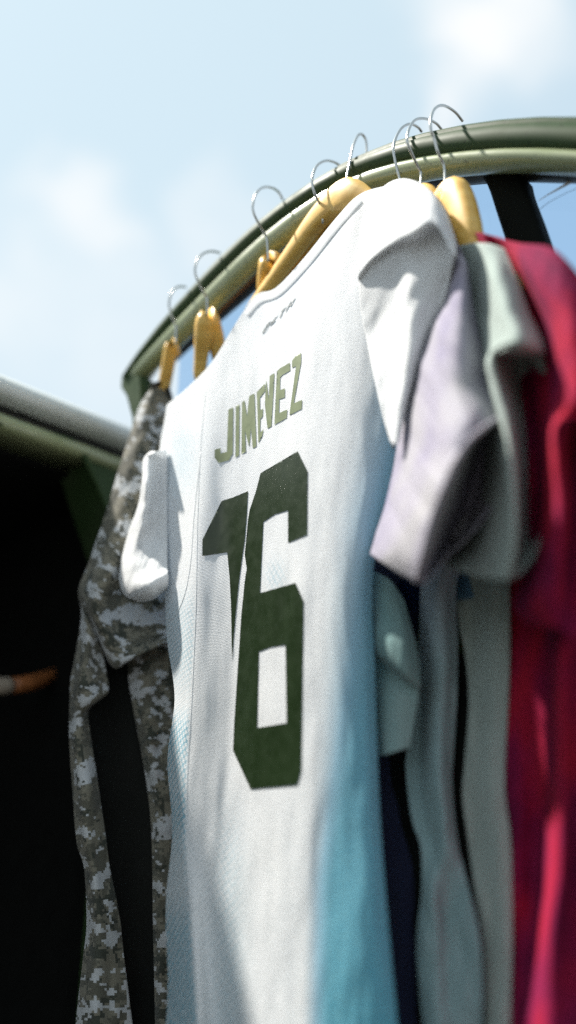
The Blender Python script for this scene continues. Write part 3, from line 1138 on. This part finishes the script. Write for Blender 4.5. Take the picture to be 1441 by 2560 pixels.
def surf_line(name, pts, radius, m, parent, lift=.0001):
    q = resample(pts, 60)
    V = []
    for x, y in q[:, :2]:
        d = Vector(ray(x, y)).normalized()
        loc, nrm, idx, dist = JBVH.ray_cast(Vector(ORI), d)
        if loc is not None:
            if nrm.dot(d) > 0:
                nrm = -nrm
            V.append(np.array(loc + nrm * lift))
    return obj(name, *tube(V, radius, 6), m, parent)


surf_line('seam', [(516, 968), (504, 1100), (495, 1300), (491, 1500), (485, 1650), (479, 1770), (470, 1920), (467, 2090), (479, 2280), (493, 2490), (499, 2690)], .0004, M_JERSEY, jersey)
surf_line('seam', [(503, 1130), (486, 1290), (478, 1400), (464, 1480), (442, 1535), (421, 1556)], .0004, M_JERSEY, jersey)
surf_line('seam', [(899, 708), (915, 820), (938, 940), (965, 1060), (984, 1120)], .0011, M_JERSEY, jersey)


def hem(name, pts, nrm, c0, r_, m, parent):
    q = resample([on_plane(x, y, nrm, c0 + o) for x, y, o in pts], 60)
    return obj(name, *tube(q, r_, 8), m, parent)


# printed name, number and maker's word on the jersey
def in_poly(p, poly):
    x, y = p; c = False; n = len(poly); j = n - 1
    for i in range(n):
        xi, yi = poly[i]; xj, yj = poly[j]
        if (yi > y) != (yj > y) and x < (xj - xi) * (y - yi) / (yj - yi) + xi:
            c = not c
        j = i
    return c


def densify(poly, step):
    out = []
    n = len(poly)
    for i in range(n):
        a, b = np.array(poly[i], float), np.array(poly[(i + 1) % n], float)
        k = max(1, int(np.linalg.norm(b - a) / step))
        for q in range(k):
            out.append(tuple(a + (b - a) * q / k))
    return out


def print_on(name, poly, m, parent, hole=None, step=4.5, lift=.00045):
    P1 = densify(poly, step)
    pts = [Vector(p) for p in P1]
    edges = [(i, (i + 1) % len(P1)) for i in range(len(P1))]
    if hole:
        P2 = densify(hole, step)
        b0 = len(pts)
        pts += [Vector(p) for p in P2]
        edges += [(b0 + i, b0 + (i + 1) % len(P2)) for i in range(len(P2))]
    xs = [p[0] for p in poly]; ys = [p[1] for p in poly]
    y = min(ys) + step * .5
    while y < max(ys):
        x = min(xs) + step * .5
        while x < max(xs):
            if in_poly((x, y), poly) and not (hole and in_poly((x, y), hole)):
                pts.append(Vector((x, y)))
            x += step
        y += step
    v2, _, f2_, _, _, _ = delaunay_2d_cdt(pts, edges, [], 0, 1e-4)
    V = []
    eye = Vector(ORI)
    for p in v2:
        d = Vector(ray(p.x, p.y)).normalized()
        loc, nrm, idx, dist = JBVH.ray_cast(eye, d)
        if loc is None:
            loc = Vector(on_plane(p.x, p.y, jn, jc)); nrm = -Vector(jn)
        if nrm.dot(d) > 0:
            nrm = -nrm
        V.append(loc + nrm * lift)
    F = []
    for f in f2_:
        c = sum((v2[i] for i in f), Vector((0, 0))) / len(f)
        if in_poly(c, poly) and not (hole and in_poly(c, hole)):
            F.append(tuple(f))
    used = sorted({i for f in F for i in f})
    mp = {i: k for k, i in enumerate(used)}
    return obj(name, [tuple(V[i]) for i in used], [tuple(mp[i] for i in f) for f in F], m, parent, True)


def crop(pts, k, ox, oy):
    return [(ox + x / k, oy + y / k) for x, y in pts]


LET = [
    [(288, 855), (355, 825), (350, 1465), (300, 1555), (152, 1595), (97, 1520), (97, 1410), (180, 1387), (180, 1462), (268, 1440)],
    [(392, 810), (443, 783), (437, 1490), (387, 1520)],
    [(477, 760), (512, 722), (548, 950), (578, 665), (648, 632), (678, 1365), (628, 1393), (602, 1110), (577, 1370), (520, 1145), (533, 1440), (472, 1470)],
    [(683, 612), (795, 497), (797, 600), (725, 693), (728, 862), (770, 842), (765, 950), (733, 985), (728, 1172), (778, 1130), (755, 1230), (705, 1320), (695, 960)],
    [(812, 435), (850, 715), (862, 390), (927, 350), (885, 1088), (832, 1118), (796, 790), (803, 600)],
    [(962, 325), (1010, 280), (1142, 205), (1145, 315), (1040, 375), (1008, 410), (1003, 585), (1072, 562), (1070, 685), (995, 712), (990, 905), (1105, 852), (1098, 970), (928, 1065)],
    [(1172, 180), (1215, 120), (1297, 72), (1297, 195), (1195, 768), (1310, 720), (1305, 845), (1138, 932), (1148, 830), (1228, 255), (1172, 275)],
]
for p in LET:
    print_on('printed_letter', crop(p, 5.542, 520, 870), M_INK_LT, jersey, step=3.5)
ONE = [(305, 600), (420, 367), (490, 345), (580, 307), (572, 450), (560, 600), (547, 690), (525, 850), (505, 1050), (492, 1200), (485, 1340), (481, 1200), (478, 1000), (470, 840), (455, 675), (305, 697)]
SIX = [(655, 200), (878, 68), (938, 190), (935, 570), (820, 618), (820, 423), (740, 447), (672, 492), (652, 920), (865, 858), (914, 970), (900, 1990), (878, 2072), (595, 2096), (490, 1865), (497, 1700), (520, 1350), (540, 1050), (560, 850), (572, 770), (560, 690), (580, 480), (590, 420), (630, 300)]
SIXH = [(645, 1270), (720, 1242), (805, 1230), (812, 1700), (635, 1728)]
print_on('printed_digit', crop(ONE, 2.402, 380, 1100), M_INK, jersey)
print_on('printed_digit', crop(SIX, 2.402, 380, 1100), M_INK, jersey, crop(SIXH, 2.402, 380, 1100))
BRAND = [
    ([(195, 1265), (215, 1190), (300, 1040), (370, 950), (480, 862), (440, 935), (370, 1085), (310, 1175), (235, 1245)], [(262, 1175), (300, 1105), (350, 1040), (392, 1010), (335, 1120), (285, 1168)]),
    ([(428, 1040), (465, 945), (525, 850), (590, 765), (720, 630), (610, 785), (570, 835), (548, 872), (612, 830), (572, 905), (520, 955)], None),
    ([(750, 615), (795, 555), (955, 395), (860, 540), (822, 590), (795, 680), (735, 790), (715, 778), (770, 660), (790, 590)], None),
    ([(888, 628), (912, 565), (980, 415), (1060, 295), (1207, 172), (1150, 275), (1090, 395), (1050, 455), (1035, 415), (985, 470), (938, 572)], [(1050, 362), (1085, 300), (1122, 282), (1095, 342), (1062, 382)]),
]
for p, h in BRAND:
    print_on('brand_letter', crop(p, 12.0, 640, 730), M_INK_GREY, jersey, crop(h, 12.0, 640, 730) if h else None, step=3)

# --- camouflage shirt ---------------------------------------------------
camo = thing('camouflage_shirt', 'digital camouflage shirt with hanging sleeve and black lining, beside the dark cabin', 'shirt', hang_pt['h'] - UP * .75)
kn = np.array([0.0, 1.0, 0.0]); kc = .845
CA = [
    [(384, 966, 0), (396, 958, -.004), (412, 961, -.002), (426, 985, .008)],
    [(352, 1012, .002), (374, 1006, -.014), (402, 1012, -.010), (440, 1030, .004)],
    [(328, 1082, .004), (355, 1087, -.018), (390, 1096, -.010), (440, 1110, .0)],
    [(300, 1170, .004), (335, 1182, -.020), (377, 1196, -.008), (440, 1215, .0)],
    [(265, 1285, .002), (305, 1302, -.024), (352, 1322, -.012), (440, 1345, .0)],
    [(225, 1402, .0), (270, 1422, -.028), (327, 1446, -.016), (440, 1470, .0)],
    [(197, 1482, .0), (238, 1512, -.028), (302, 1540, -.024), (440, 1548, -.004)],
    [(222, 1542, .006), (257, 1588, -.018), (318, 1602, -.024), (440, 1582, -.006)],
    [(264, 1635, .010), (284, 1660, -.008), (322, 1646, -.018), (440, 1592, -.006)],
    [(277, 1662, .012), (296, 1670, -.004), (330, 1648, -.012), (440, 1596, -.004)],
]
CA = [[(x, y, o if x < 290 or i > 7 else o * .45) for x, y, o in r_] for i, r_ in enumerate(CA)]
c = Cloth(kn, kc)
c.sheet(CA, 70, 150, amp=.0035, back=[.004, .02, .03, .035, .04, .045, .045, .04, .03], seed=1.7, fx=.02, fy=.01, rot=.5)
c.build('sleeve', M_CAMO, camo)
# dark piped neckband
rim = resample([on_plane(x, y, kn, kc + o) for x, y, o in [(378, 970, -.004), (388, 962, -.005), (398, 958, -.008), (411, 961, -.006), (421, 976, -.002), (428, 1000, .0)]], 24)
obj('neckband', *tube(rim, .0028, 8), M_BLACK_CLOTH, camo)
CB = [
    [(199, 1488, .004), (204, 1498, .0), (212, 1510, .0), (222, 1522, .006)],
    [(204, 1545, .004), (221, 1566, -.012), (238, 1590, -.006), (252, 1606, .006)],
    [(190, 1635, .004), (212, 1645, -.016), (240, 1655, -.002), (262, 1662, .006)],
    [(178, 1700, .004), (203, 1708, -.018), (234, 1716, -.012), (271, 1716, .006)],
    [(176, 1745, .004), (200, 1750, -.014), (232, 1750, -.014), (264, 1738, .004)],
    [(175, 1790, .006), (190, 1792, -.006), (206, 1788, -.006), (222, 1775, .006)],
    [(175, 1853, .004), (190, 1855, -.008), (208, 1852, -.006), (227, 1845, .006)],
    [(182, 1966, .004), (202, 1966, -.010), (224, 1961, -.008), (243, 1950, .006)],
    [(193, 2102, .004), (216, 2100, -.010), (240, 2096, -.004), (263, 2086, .006)],
    [(212, 2172, .004), (232, 2175, -.010), (252, 2174, -.004), (274, 2168, .006)],
    [(218, 2306, .004), (244, 2306, -.012), (270, 2302, -.004), (299, 2296, .006)],
    [(209, 2397, .004), (242, 2398, -.012), (276, 2398, -.004), (310, 2396, .006)],
    [(191, 2560, .004), (235, 2562, -.014), (285, 2562, -.004), (331, 2560, .006)],
    [(182, 2720, .004), (235, 2722, -.014), (290, 2722, -.004), (350, 2720, .006)],
]
c = Cloth(kn, kc)
c.sheet(CB, 40, 170, amp=.003, back=[.004, .012, .016, .012, .01, .01, .01, .01], seed=4.2, fx=.02, fy=.012)
c.build('front_panel', M_CAMO, camo)
CC = [
    [(325, 1628, .004), (368, 1618, -.002), (400, 1608, .0), (450, 1600, .004)],
    [(322, 1690, .012), (362, 1676, -.004), (398, 1672, .0), (450, 1668, .004)],
    [(334, 1768, .012), (364, 1762, .0), (398, 1758, .002), (450, 1760, .004)],
    [(354, 1876, .012), (380, 1880, .0), (406, 1880, .004), (450, 1880, .006)],
    [(372, 1989, .012), (392, 1990, .002), (415, 1990, .002), (450, 1990, .006)],
    [(381, 2102, .012), (400, 2104, .004), (420, 2104, .004), (450, 2100, .006)],
    [(384, 2300, .012), (402, 2300, .004), (424, 2300, .004), (450, 2300, .006)],
    [(388, 2480, .012), (404, 2480, .004), (420, 2480, .004), (450, 2480, .006)],
    [(392, 2720, .012), (404, 2720, .004), (420, 2720, .004), (450, 2720, .006)],
]
c = Cloth(kn, kc + .010)
c.sheet(CC, 30, 120, amp=.004, back=[.002, .004, .004], seed=6.2, fx=.02, fy=.02)
c.build('front_panel', M_CAMO, camo)
CL = [[(214, 1600, .0), (300, 1590, .006), (445, 1580, .0)], [(200, 1760, .0), (300, 1760, .006), (445, 1750, .0)],
      [(210, 2000, .0), (320, 2000, .008), (445, 2000, .0)], [(240, 2300, .0), (340, 2300, .008), (445, 2300, .0)], [(245, 2720, .0), (340, 2720, .008), (450, 2720, .0)]]
c = Cloth(kn, kc + .030)
c.sheet(CL, 24, 60, amp=.003, seed=2.0)
c.build('lining', M_BLACK_CLOTH, camo)

# --- lavender shirt -----------------------------------------------------
ln, lc = plane_at('c', 34, -.010)
lav = thing('lavender_shirt', 'pale lavender tie-dyed shirt with rolled open sleeve between white jersey and grey shirt', 'shirt', hang_pt['c'] - UP * .75, 'plain short-sleeved shirts on the near hangers')
LA = [
    [(1128, 632, .004), (1146, 634, -.002), (1158, 646, -.002), (1168, 662, .004)],
    [(1112, 735, .004), (1138, 735, -.010), (1162, 740, -.010), (1181, 752, .006)],
    [(1060, 828, .004), (1106, 842, -.018), (1156, 850, -.020), (1199, 850, .006)],
    [(1020, 940, .002), (1085, 952, -.028), (1155, 962, -.030), (1222, 950, .006)],
    [(1002, 1060, .002), (1080, 1072, -.040), (1165, 1068, -.050), (1241, 1046, -.012)],
    [(986, 1168, .002), (1045, 1180, -.040), (1102, 1168, -.058), (1152, 1128, -.060)],
    [(962, 1272, .0), (1008, 1286, -.036), (1050, 1288, -.054), (1086, 1276, -.062)],
    [(936, 1350, -.002), (974, 1374, -.030), (1016, 1390, -.044), (1056, 1388, -.056)],
    [(927, 1386, -.004), (960, 1409, -.020), (1005, 1436, -.032), (1041, 1453, -.042)],
]
LQ = [
    [(1238, 1047, -.012), (1243, 1050, -.006), (1250, 1056, .0)],
    [(1151, 1130, -.059), (1212, 1108, .026), (1263, 1126, .012)],
    [(1086, 1278, -.061), (1165, 1262, .028), (1256, 1215, .010)],
    [(1056, 1389, -.055), (1120, 1372, .024), (1200, 1310, -.004)],
    [(1041, 1453, -.041), (1064, 1456, -.028), (1110, 1402, -.012)],
]
c = Cloth(ln, lc)
c.sheet(LA, 60, 110, amp=.0038, seed=9.1, fx=.020, fy=.005, rot=-.5)
c.sheet(LQ, 50, 70, amp=.0015, seed=2.4)
c.build('sleeve', M_LAV, lav)
hem('cuff_hem', [(1243, 1047, -.012), (1200, 1075, -.040), (1151, 1129, -.060), (1086, 1277, -.062), (1056, 1389, -.056), (1041, 1453, -.042)], ln, lc, .0016, M_LAV, lav)
LBODY = [
    [(1080, 1330, .016), (1110, 1330, .008), (1160, 1330, .010), (1200, 1330, .02)],
    [(1055, 1450, .010), (1085, 1450, .002), (1115, 1450, .004), (1142, 1450, .016)],
    [(1050, 1600, .012), (1085, 1600, .002), (1112, 1600, .004), (1143, 1600, .016)],
    [(1040, 1740, .010), (1060, 1740, .012), (1100, 1740, .002), (1141, 1740, .016)],
    [(1018, 1880, .004), (1052, 1880, .012), (1095, 1880, .002), (1133, 1880, .016)],
    [(1018, 1950, .004), (1058, 1950, .012), (1098, 1950, .002), (1129, 1950, .016)],
    [(1032, 2050, .004), (1070, 2050, .012), (1108, 2050, .002), (1136, 2050, .016)],
    [(1054, 2120, .006), (1082, 2120, .010), (1116, 2120, .004), (1146, 2120, .016)],
    [(1056, 2230, .004), (1085, 2230, .002), (1120, 2230, .012), (1170, 2220, .014)],
    [(1044, 2350, .004), (1085, 2350, .002), (1125, 2350, .012), (1198, 2340, .014)],
    [(1052, 2480, .004), (1092, 2480, .002), (1135, 2480, .012), (1206, 2470, .014)],
    [(1064, 2600, .004), (1100, 2600, .002), (1140, 2600, .012), (1204, 2590, .014)],
    [(1080, 2760, .004), (1110, 2760, .002), (1150, 2760, .012), (1210, 2750, .014)],
]
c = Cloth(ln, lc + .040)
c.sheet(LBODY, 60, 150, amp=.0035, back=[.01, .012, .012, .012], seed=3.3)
c.build('body', M_LAV, lav, {'body_shade': lambda x, y: np.interp(y, [1350, 1650, 2000], [.35, .85, 1.0])})  # body's shade is put into its colour, stronger lower down
LSH = [[(1040, 520, .004), (1080, 520, .004), (1120, 560, .004), (1166, 655, .004)], [(1040, 700, .004), (1080, 700, .004), (1120, 720, .004), (1178, 750, .006)],
       [(1040, 900, .006), (1090, 900, .006), (1140, 900, .006), (1200, 900, .010)], [(1060, 1150, .030), (1100, 1150, .032), (1150, 1150, .034), (1215, 1150, .036)], [(1080, 1350, .018), (1110, 1350, .018), (1150, 1350, .018), (1190, 1350, .02)]]
c = Cloth(ln, lc + .006)
c.sheet(LSH, 24, 50, amp=.001, seed=1.0)
c.build('yoke', M_LAV, lav)

# --- grey green shirt ---------------------------------------------------
gn, gc = plane_at('b', 32, -.004)
gry = thing('grey_green_shirt', 'pale grey green shirt with sunlit shoulder squeezed between lavender and crimson shirts', 'shirt', hang_pt['b'] - UP * .75, 'plain short-sleeved shirts on the near hangers')
GA = [
    [(1132, 618, .004), (1182, 608, .0), (1225, 611, .0), (1262, 624, .006)],
    [(1158, 690, .008), (1195, 690, .004), (1240, 688, -.016), (1291, 694, .004)],
    [(1182, 780, .008), (1210, 776, .002), (1262, 774, -.026), (1324, 784, .002)],
    [(1203, 866, .004), (1226, 862, -.012), (1290, 856, -.034), (1357, 884, -.002)],
    [(1200, 905, .006), (1212, 902, -.008), (1222, 896, -.022), (1233, 886, -.030)],
    [(1188, 962, .022), (1208, 962, .010), (1226, 964, -.016), (1242, 968, -.030)],
    [(1178, 1062, .034), (1212, 1062, .022), (1244, 1063, -.014), (1267, 1066, -.032)],
    [(1150, 1200, .036), (1200, 1205, .026), (1252, 1206, -.014), (1281, 1206, -.034)],
    [(1110, 1330, .034), (1170, 1346, .018), (1232, 1352, -.016), (1284, 1351, -.032)],
    [(1092, 1402, .006), (1150, 1428, -.008), (1220, 1447, -.020), (1268, 1450, -.028)],
]
GQ = [
    [(1226, 884, -.028), (1290, 870, .004), (1354, 886, .000)],
    [(1241, 968, -.031), (1312, 960, .030), (1374, 972, .018)],
    [(1266, 1066, -.033), (1326, 1070, .036), (1380, 1082, .022)],
    [(1281, 1206, -.035), (1332, 1212, .038), (1377, 1212, .022)],
    [(1284, 1351, -.033), (1322, 1352, .028), (1352, 1342, .006)],
    [(1268, 1450, -.027), (1294, 1442, -.006), (1336, 1396, .004)],
]
c = Cloth(gn, gc)
c.sheet(GA, 60, 120, amp=.0032, seed=5.1, fx=.014, fy=.006)
c.sheet(GQ, 50, 70, amp=.0015, seed=6.4)
c.build('sleeve', M_GREY, gry)
hem('cuff_hem', [(1357, 884, -.002), (1290, 857, -.034), (1233, 886, -.030), (1242, 968, -.030), (1267, 1066, -.032), (1281, 1206, -.034), (1284, 1351, -.032), (1268, 1450, -.028)], gn, gc, .0016, M_GREY, gry)
GBODY = [
    [(1120, 1380, .012), (1180, 1380, .01), (1230, 1380, .008), (1275, 1380, .012)],
    [(1130, 1450, .010), (1160, 1450, .014), (1225, 1450, .008), (1273, 1450, .010)],
    [(1150, 1560, .010), (1180, 1560, .016), (1232, 1560, .008), (1274, 1560, .010)],
    [(1166, 1650, .012), (1190, 1650, .012), (1230, 1650, .008), (1274, 1650, .010)],
    [(1174, 1760, .010), (1195, 1760, .010), (1232, 1760, .008), (1270, 1760, .010)],
    [(1164, 1900, .010), (1190, 1900, .010), (1230, 1900, .008), (1263, 1900, .010)],
    [(1158, 1990, .010), (1188, 1990, .010), (1228, 1990, .008), (1263, 1990, .010)],
    [(1172, 2100, .010), (1200, 2100, .010), (1240, 2100, .008), (1276, 2100, .010)],
    [(1192, 2250, .010), (1216, 2250, .010), (1250, 2250, .008), (1280, 2250, .010)],
    [(1211, 2370, .010), (1230, 2370, .010), (1256, 2370, .008), (1280, 2370, .010)],
    [(1216, 2560, .010), (1234, 2560, .010), (1256, 2560, .008), (1276, 2560, .010)],
    [(1218, 2760, .010), (1236, 2760, .010), (1256, 2760, .008), (1276, 2760, .010)],
]
c = Cloth(gn, gc + .042)
c.sheet(GBODY, 60, 150, amp=.002, back=[.01, .012, .012, .012], seed=7.3)
c.build('body', M_GREY, gry)
c = Cloth(gn, gc + .014)
c.sheet([[(1090, 560, .0), (1160, 600, .0), (1262, 630, .0)], [(1090, 800, .0), (1200, 800, .0), (1310, 800, .004)], [(1100, 1100, .012), (1220, 1100, .020), (1330, 1100, .026)], [(1120, 1400, .016), (1200, 1400, .020), (1275, 1400, .022)]], 24, 50, amp=.001, seed=4.0)
c.build('yoke', M_GREY, gry)

# --- crimson shirt ------------------------------------------------------
rn, rc = plane_at('a', 31, 0.0)
crm = thing('crimson_shirt', 'crimson and purple tie-dyed shirt, last on the rail by the black window divider', 'shirt', hang_pt['a'] - UP * .75, 'plain short-sleeved shirts on the near hangers')
RA = [
    [(1166, 596, .004), (1192, 581, -.004), (1240, 592, -.002), (1300, 609, -.002), (1372, 618, -.004), (1412, 648, -.002), (1460, 705, .004)],
    [(1200, 645, .006), (1232, 640, -.002), (1270, 650, .006), (1325, 680, -.012), (1382, 694, -.016), (1432, 722, -.012), (1500, 790, .0)],
    [(1262, 760, .006), (1300, 770, .004), (1338, 782, .008), (1380, 800, -.016), (1425, 812, -.022), (1470, 832, -.014), (1535, 890, .0)],
    [(1320, 900, .008), (1348, 900, .006), (1374, 905, .0), (1402, 912, -.018), (1440, 922, -.026), (1490, 950, -.016), (1560, 990, .0)],
    [(1340, 1010, .010), (1358, 1012, .006), (1376, 1012, -.004), (1402, 1008, -.020), (1440, 1000, -.028), (1500, 1010, -.016), (1580, 1050, .0)],
    [(1345, 1080, .010), (1356, 1080, .004), (1366, 1078, -.006), (1376, 1074, -.016), (1386, 1068, -.024), (1396, 1060, -.028), (1408, 1046, -.03)],
    [(1345, 1160, .010), (1356, 1158, .002), (1366, 1155, -.010), (1374, 1152, -.018), (1381, 1150, -.024), (1386, 1146, -.028), (1391, 1140, -.03)],
    [(1340, 1280, .010), (1354, 1280, .000), (1368, 1280, -.014), (1378, 1279, -.022), (1388, 1277, -.028), (1396, 1275, -.030), (1403, 1271, -.03)],
    [(1322, 1400, .008), (1340, 1405, .000), (1356, 1407, -.014), (1370, 1407, -.022), (1380, 1405, -.028), (1389, 1402, -.030), (1396, 1399, -.03)],
    [(1285, 1500, .006), (1310, 1502, -.006), (1332, 1502, -.016), (1352, 1500, -.022), (1368, 1497, -.026), (1380, 1494, -.028), (1390, 1490, -.028)],
    [(1298, 1545, .004), (1320, 1556, -.004), (1342, 1564, -.010), (1360, 1568, -.014), (1374, 1570, -.018), (1388, 1572, -.020), (1400, 1572, -.020)],
]
RQ = [
    [(1408, 1046, -.029), (1440, 1012, .0), (1500, 1040, .004), (1580, 1060, .0)],
    [(1391, 1142, -.029), (1440, 1140, .012), (1500, 1150, .010), (1585, 1160, .0)],
    [(1403, 1272, -.029), (1445, 1275, .012), (1500, 1280, .010), (1580, 1290, .0)],
    [(1396, 1400, -.029), (1440, 1405, .010), (1495, 1410, .006), (1565, 1410, .0)],
    [(1390, 1491, -.027), (1440, 1495, .004), (1490, 1500, .0), (1545, 1495, -.004)],
    [(1400, 1573, -.019), (1440, 1590, -.010), (1480, 1586, -.010), (1530, 1560, -.008)],
]
c = Cloth(rn, rc)
c.sheet(RA, 80, 130, amp=.002, seed=5.7, fx=.014, fy=.006)
c.sheet(RQ, 50, 70, amp=.002, seed=6.9)
c.build('sleeve', M_CRIM, crm)
RBODY = [
    [(1240, 1380, .024), (1300, 1380, .030), (1370, 1380, .012), (1410, 1380, .004), (1460, 1380, .004), (1560, 1380, .012)],
    [(1240, 1520, .024), (1300, 1520, .032), (1366, 1520, .016), (1405, 1520, -.006), (1460, 1520, .004), (1560, 1520, .012)],
    [(1245, 1680, .024), (1300, 1680, .024), (1368, 1680, .024), (1402, 1680, -.010), (1450, 1680, .008), (1560, 1680, .012)],
    [(1245, 1860, .024), (1300, 1860, .024), (1366, 1860, .024), (1402, 1860, -.012), (1445, 1860, .010), (1560, 1860, .012)],
    [(1240, 2040, .024), (1300, 2040, .024), (1362, 2040, .032), (1402, 2040, -.016), (1442, 2040, .012), (1560, 2040, .012)],
    [(1240, 2200, .024), (1296, 2200, .024), (1355, 2200, .030), (1397, 2200, -.016), (1440, 2200, .014), (1560, 2200, .012)],
    [(1240, 2360, .024), (1290, 2360, .024), (1345, 2360, .024), (1380, 2360, -.010), (1440, 2360, .010), (1560, 2360, .012)],
    [(1240, 2560, .024), (1285, 2560, .024), (1330, 2560, .014), (1375, 2560, -.004), (1440, 2560, .006), (1560, 2560, .012)],
    [(1240, 2760, .024), (1285, 2760, .024), (1330, 2760, .014), (1375, 2760, -.004), (1440, 2760, .006), (1560, 2760, .012)],
]
c = Cloth(rn, rc + .020)
c.sheet(RBODY, 80, 140, amp=.0025, back=[.008, .01, .01], seed=8.8)
c.build('body', M_CRIM, crm)
c = Cloth(rn, rc + .016)
c.sheet([[(1200, 600, .0), (1300, 625, .0), (1420, 670, .0), (1500, 740, .0)], [(1250, 900, .0), (1340, 900, .0), (1430, 900, .0), (1560, 900, .0)], [(1250, 1400, .004), (1340, 1400, .004), (1430, 1400, .004), (1560, 1400, .004)]], 30, 40, amp=.001, seed=3.0)
c.build('yoke', M_CRIM, crm)

# --- two tone shirt half hidden behind the jersey -------------------------
tn, tcx = plane_at('e', 34, .0)
tn, tcx = ln, lc + .012
two = thing('two_tone_shirt', 'dark navy shirt with pale teal sleeve, mostly hidden behind the white jersey', 'shirt', hang_pt['e'] - UP * .75)
TB = [
    [(890, 900, .014), (930, 900, .014), (980, 900, .016), (1040, 900, .024)],
    [(890, 1150, .012), (930, 1150, .012), (980, 1150, .014), (1045, 1150, .024)],
    [(890, 1400, .008), (930, 1400, .008), (980, 1400, .010), (1050, 1400, .022)],
    [(890, 1600, .012), (940, 1600, .010), (990, 1600, .014), (1062, 1600, .026)],
    [(890, 1900, .012), (945, 1900, .008), (1000, 1900, .018), (1066, 1900, .030)],
    [(890, 2200, .012), (960, 2200, .006), (1020, 2200, .014), (1090, 2200, .030)],
    [(900, 2500, .012), (970, 2500, .006), (1030, 2500, .014), (1090, 2500, .030)],
    [(900, 2760, .012), (970, 2760, .006), (1030, 2760, .014), (1090, 2760, .030)],
]
c = Cloth(tn, tcx + .026)
c.sheet(TB, 40, 90, amp=.002, back=[.006, .008, .008], seed=1.1)
c.build('body', M_NAVY, two)
TA = [
    [(915, 1420, .004), (940, 1430, .0), (975, 1450, .0), (1010, 1500, .004)],
    [(920, 1540, .004), (955, 1532, -.008), (1000, 1556, -.006), (1042, 1620, .004)],
    [(920, 1590, .004), (955, 1590, -.014), (1000, 1625, -.012), (1050, 1690, .004)],
    [(922, 1618, .004), (955, 1638, -.010), (1000, 1676, -.010), (1050, 1718, .004)],
    [(924, 1640, .008), (955, 1660, .004), (1000, 1694, .004), (1048, 1728, .008)],
    [(926, 1750, .006), (955, 1735, .0), (1000, 1735, .002), (1044, 1760, .008)],
    [(930, 1830, .006), (958, 1825, -.002), (995, 1815, .0), (1034, 1815, .008)],
    [(936, 1892, .004), (962, 1888, -.004), (995, 1878, -.002), (1026, 1868, .006)],
]
c = Cloth(tn, tcx + .008)
c.sheet(TA, 40, 90, amp=.0012, seed=2.1)
c.build('sleeve', M_TEAL, two)
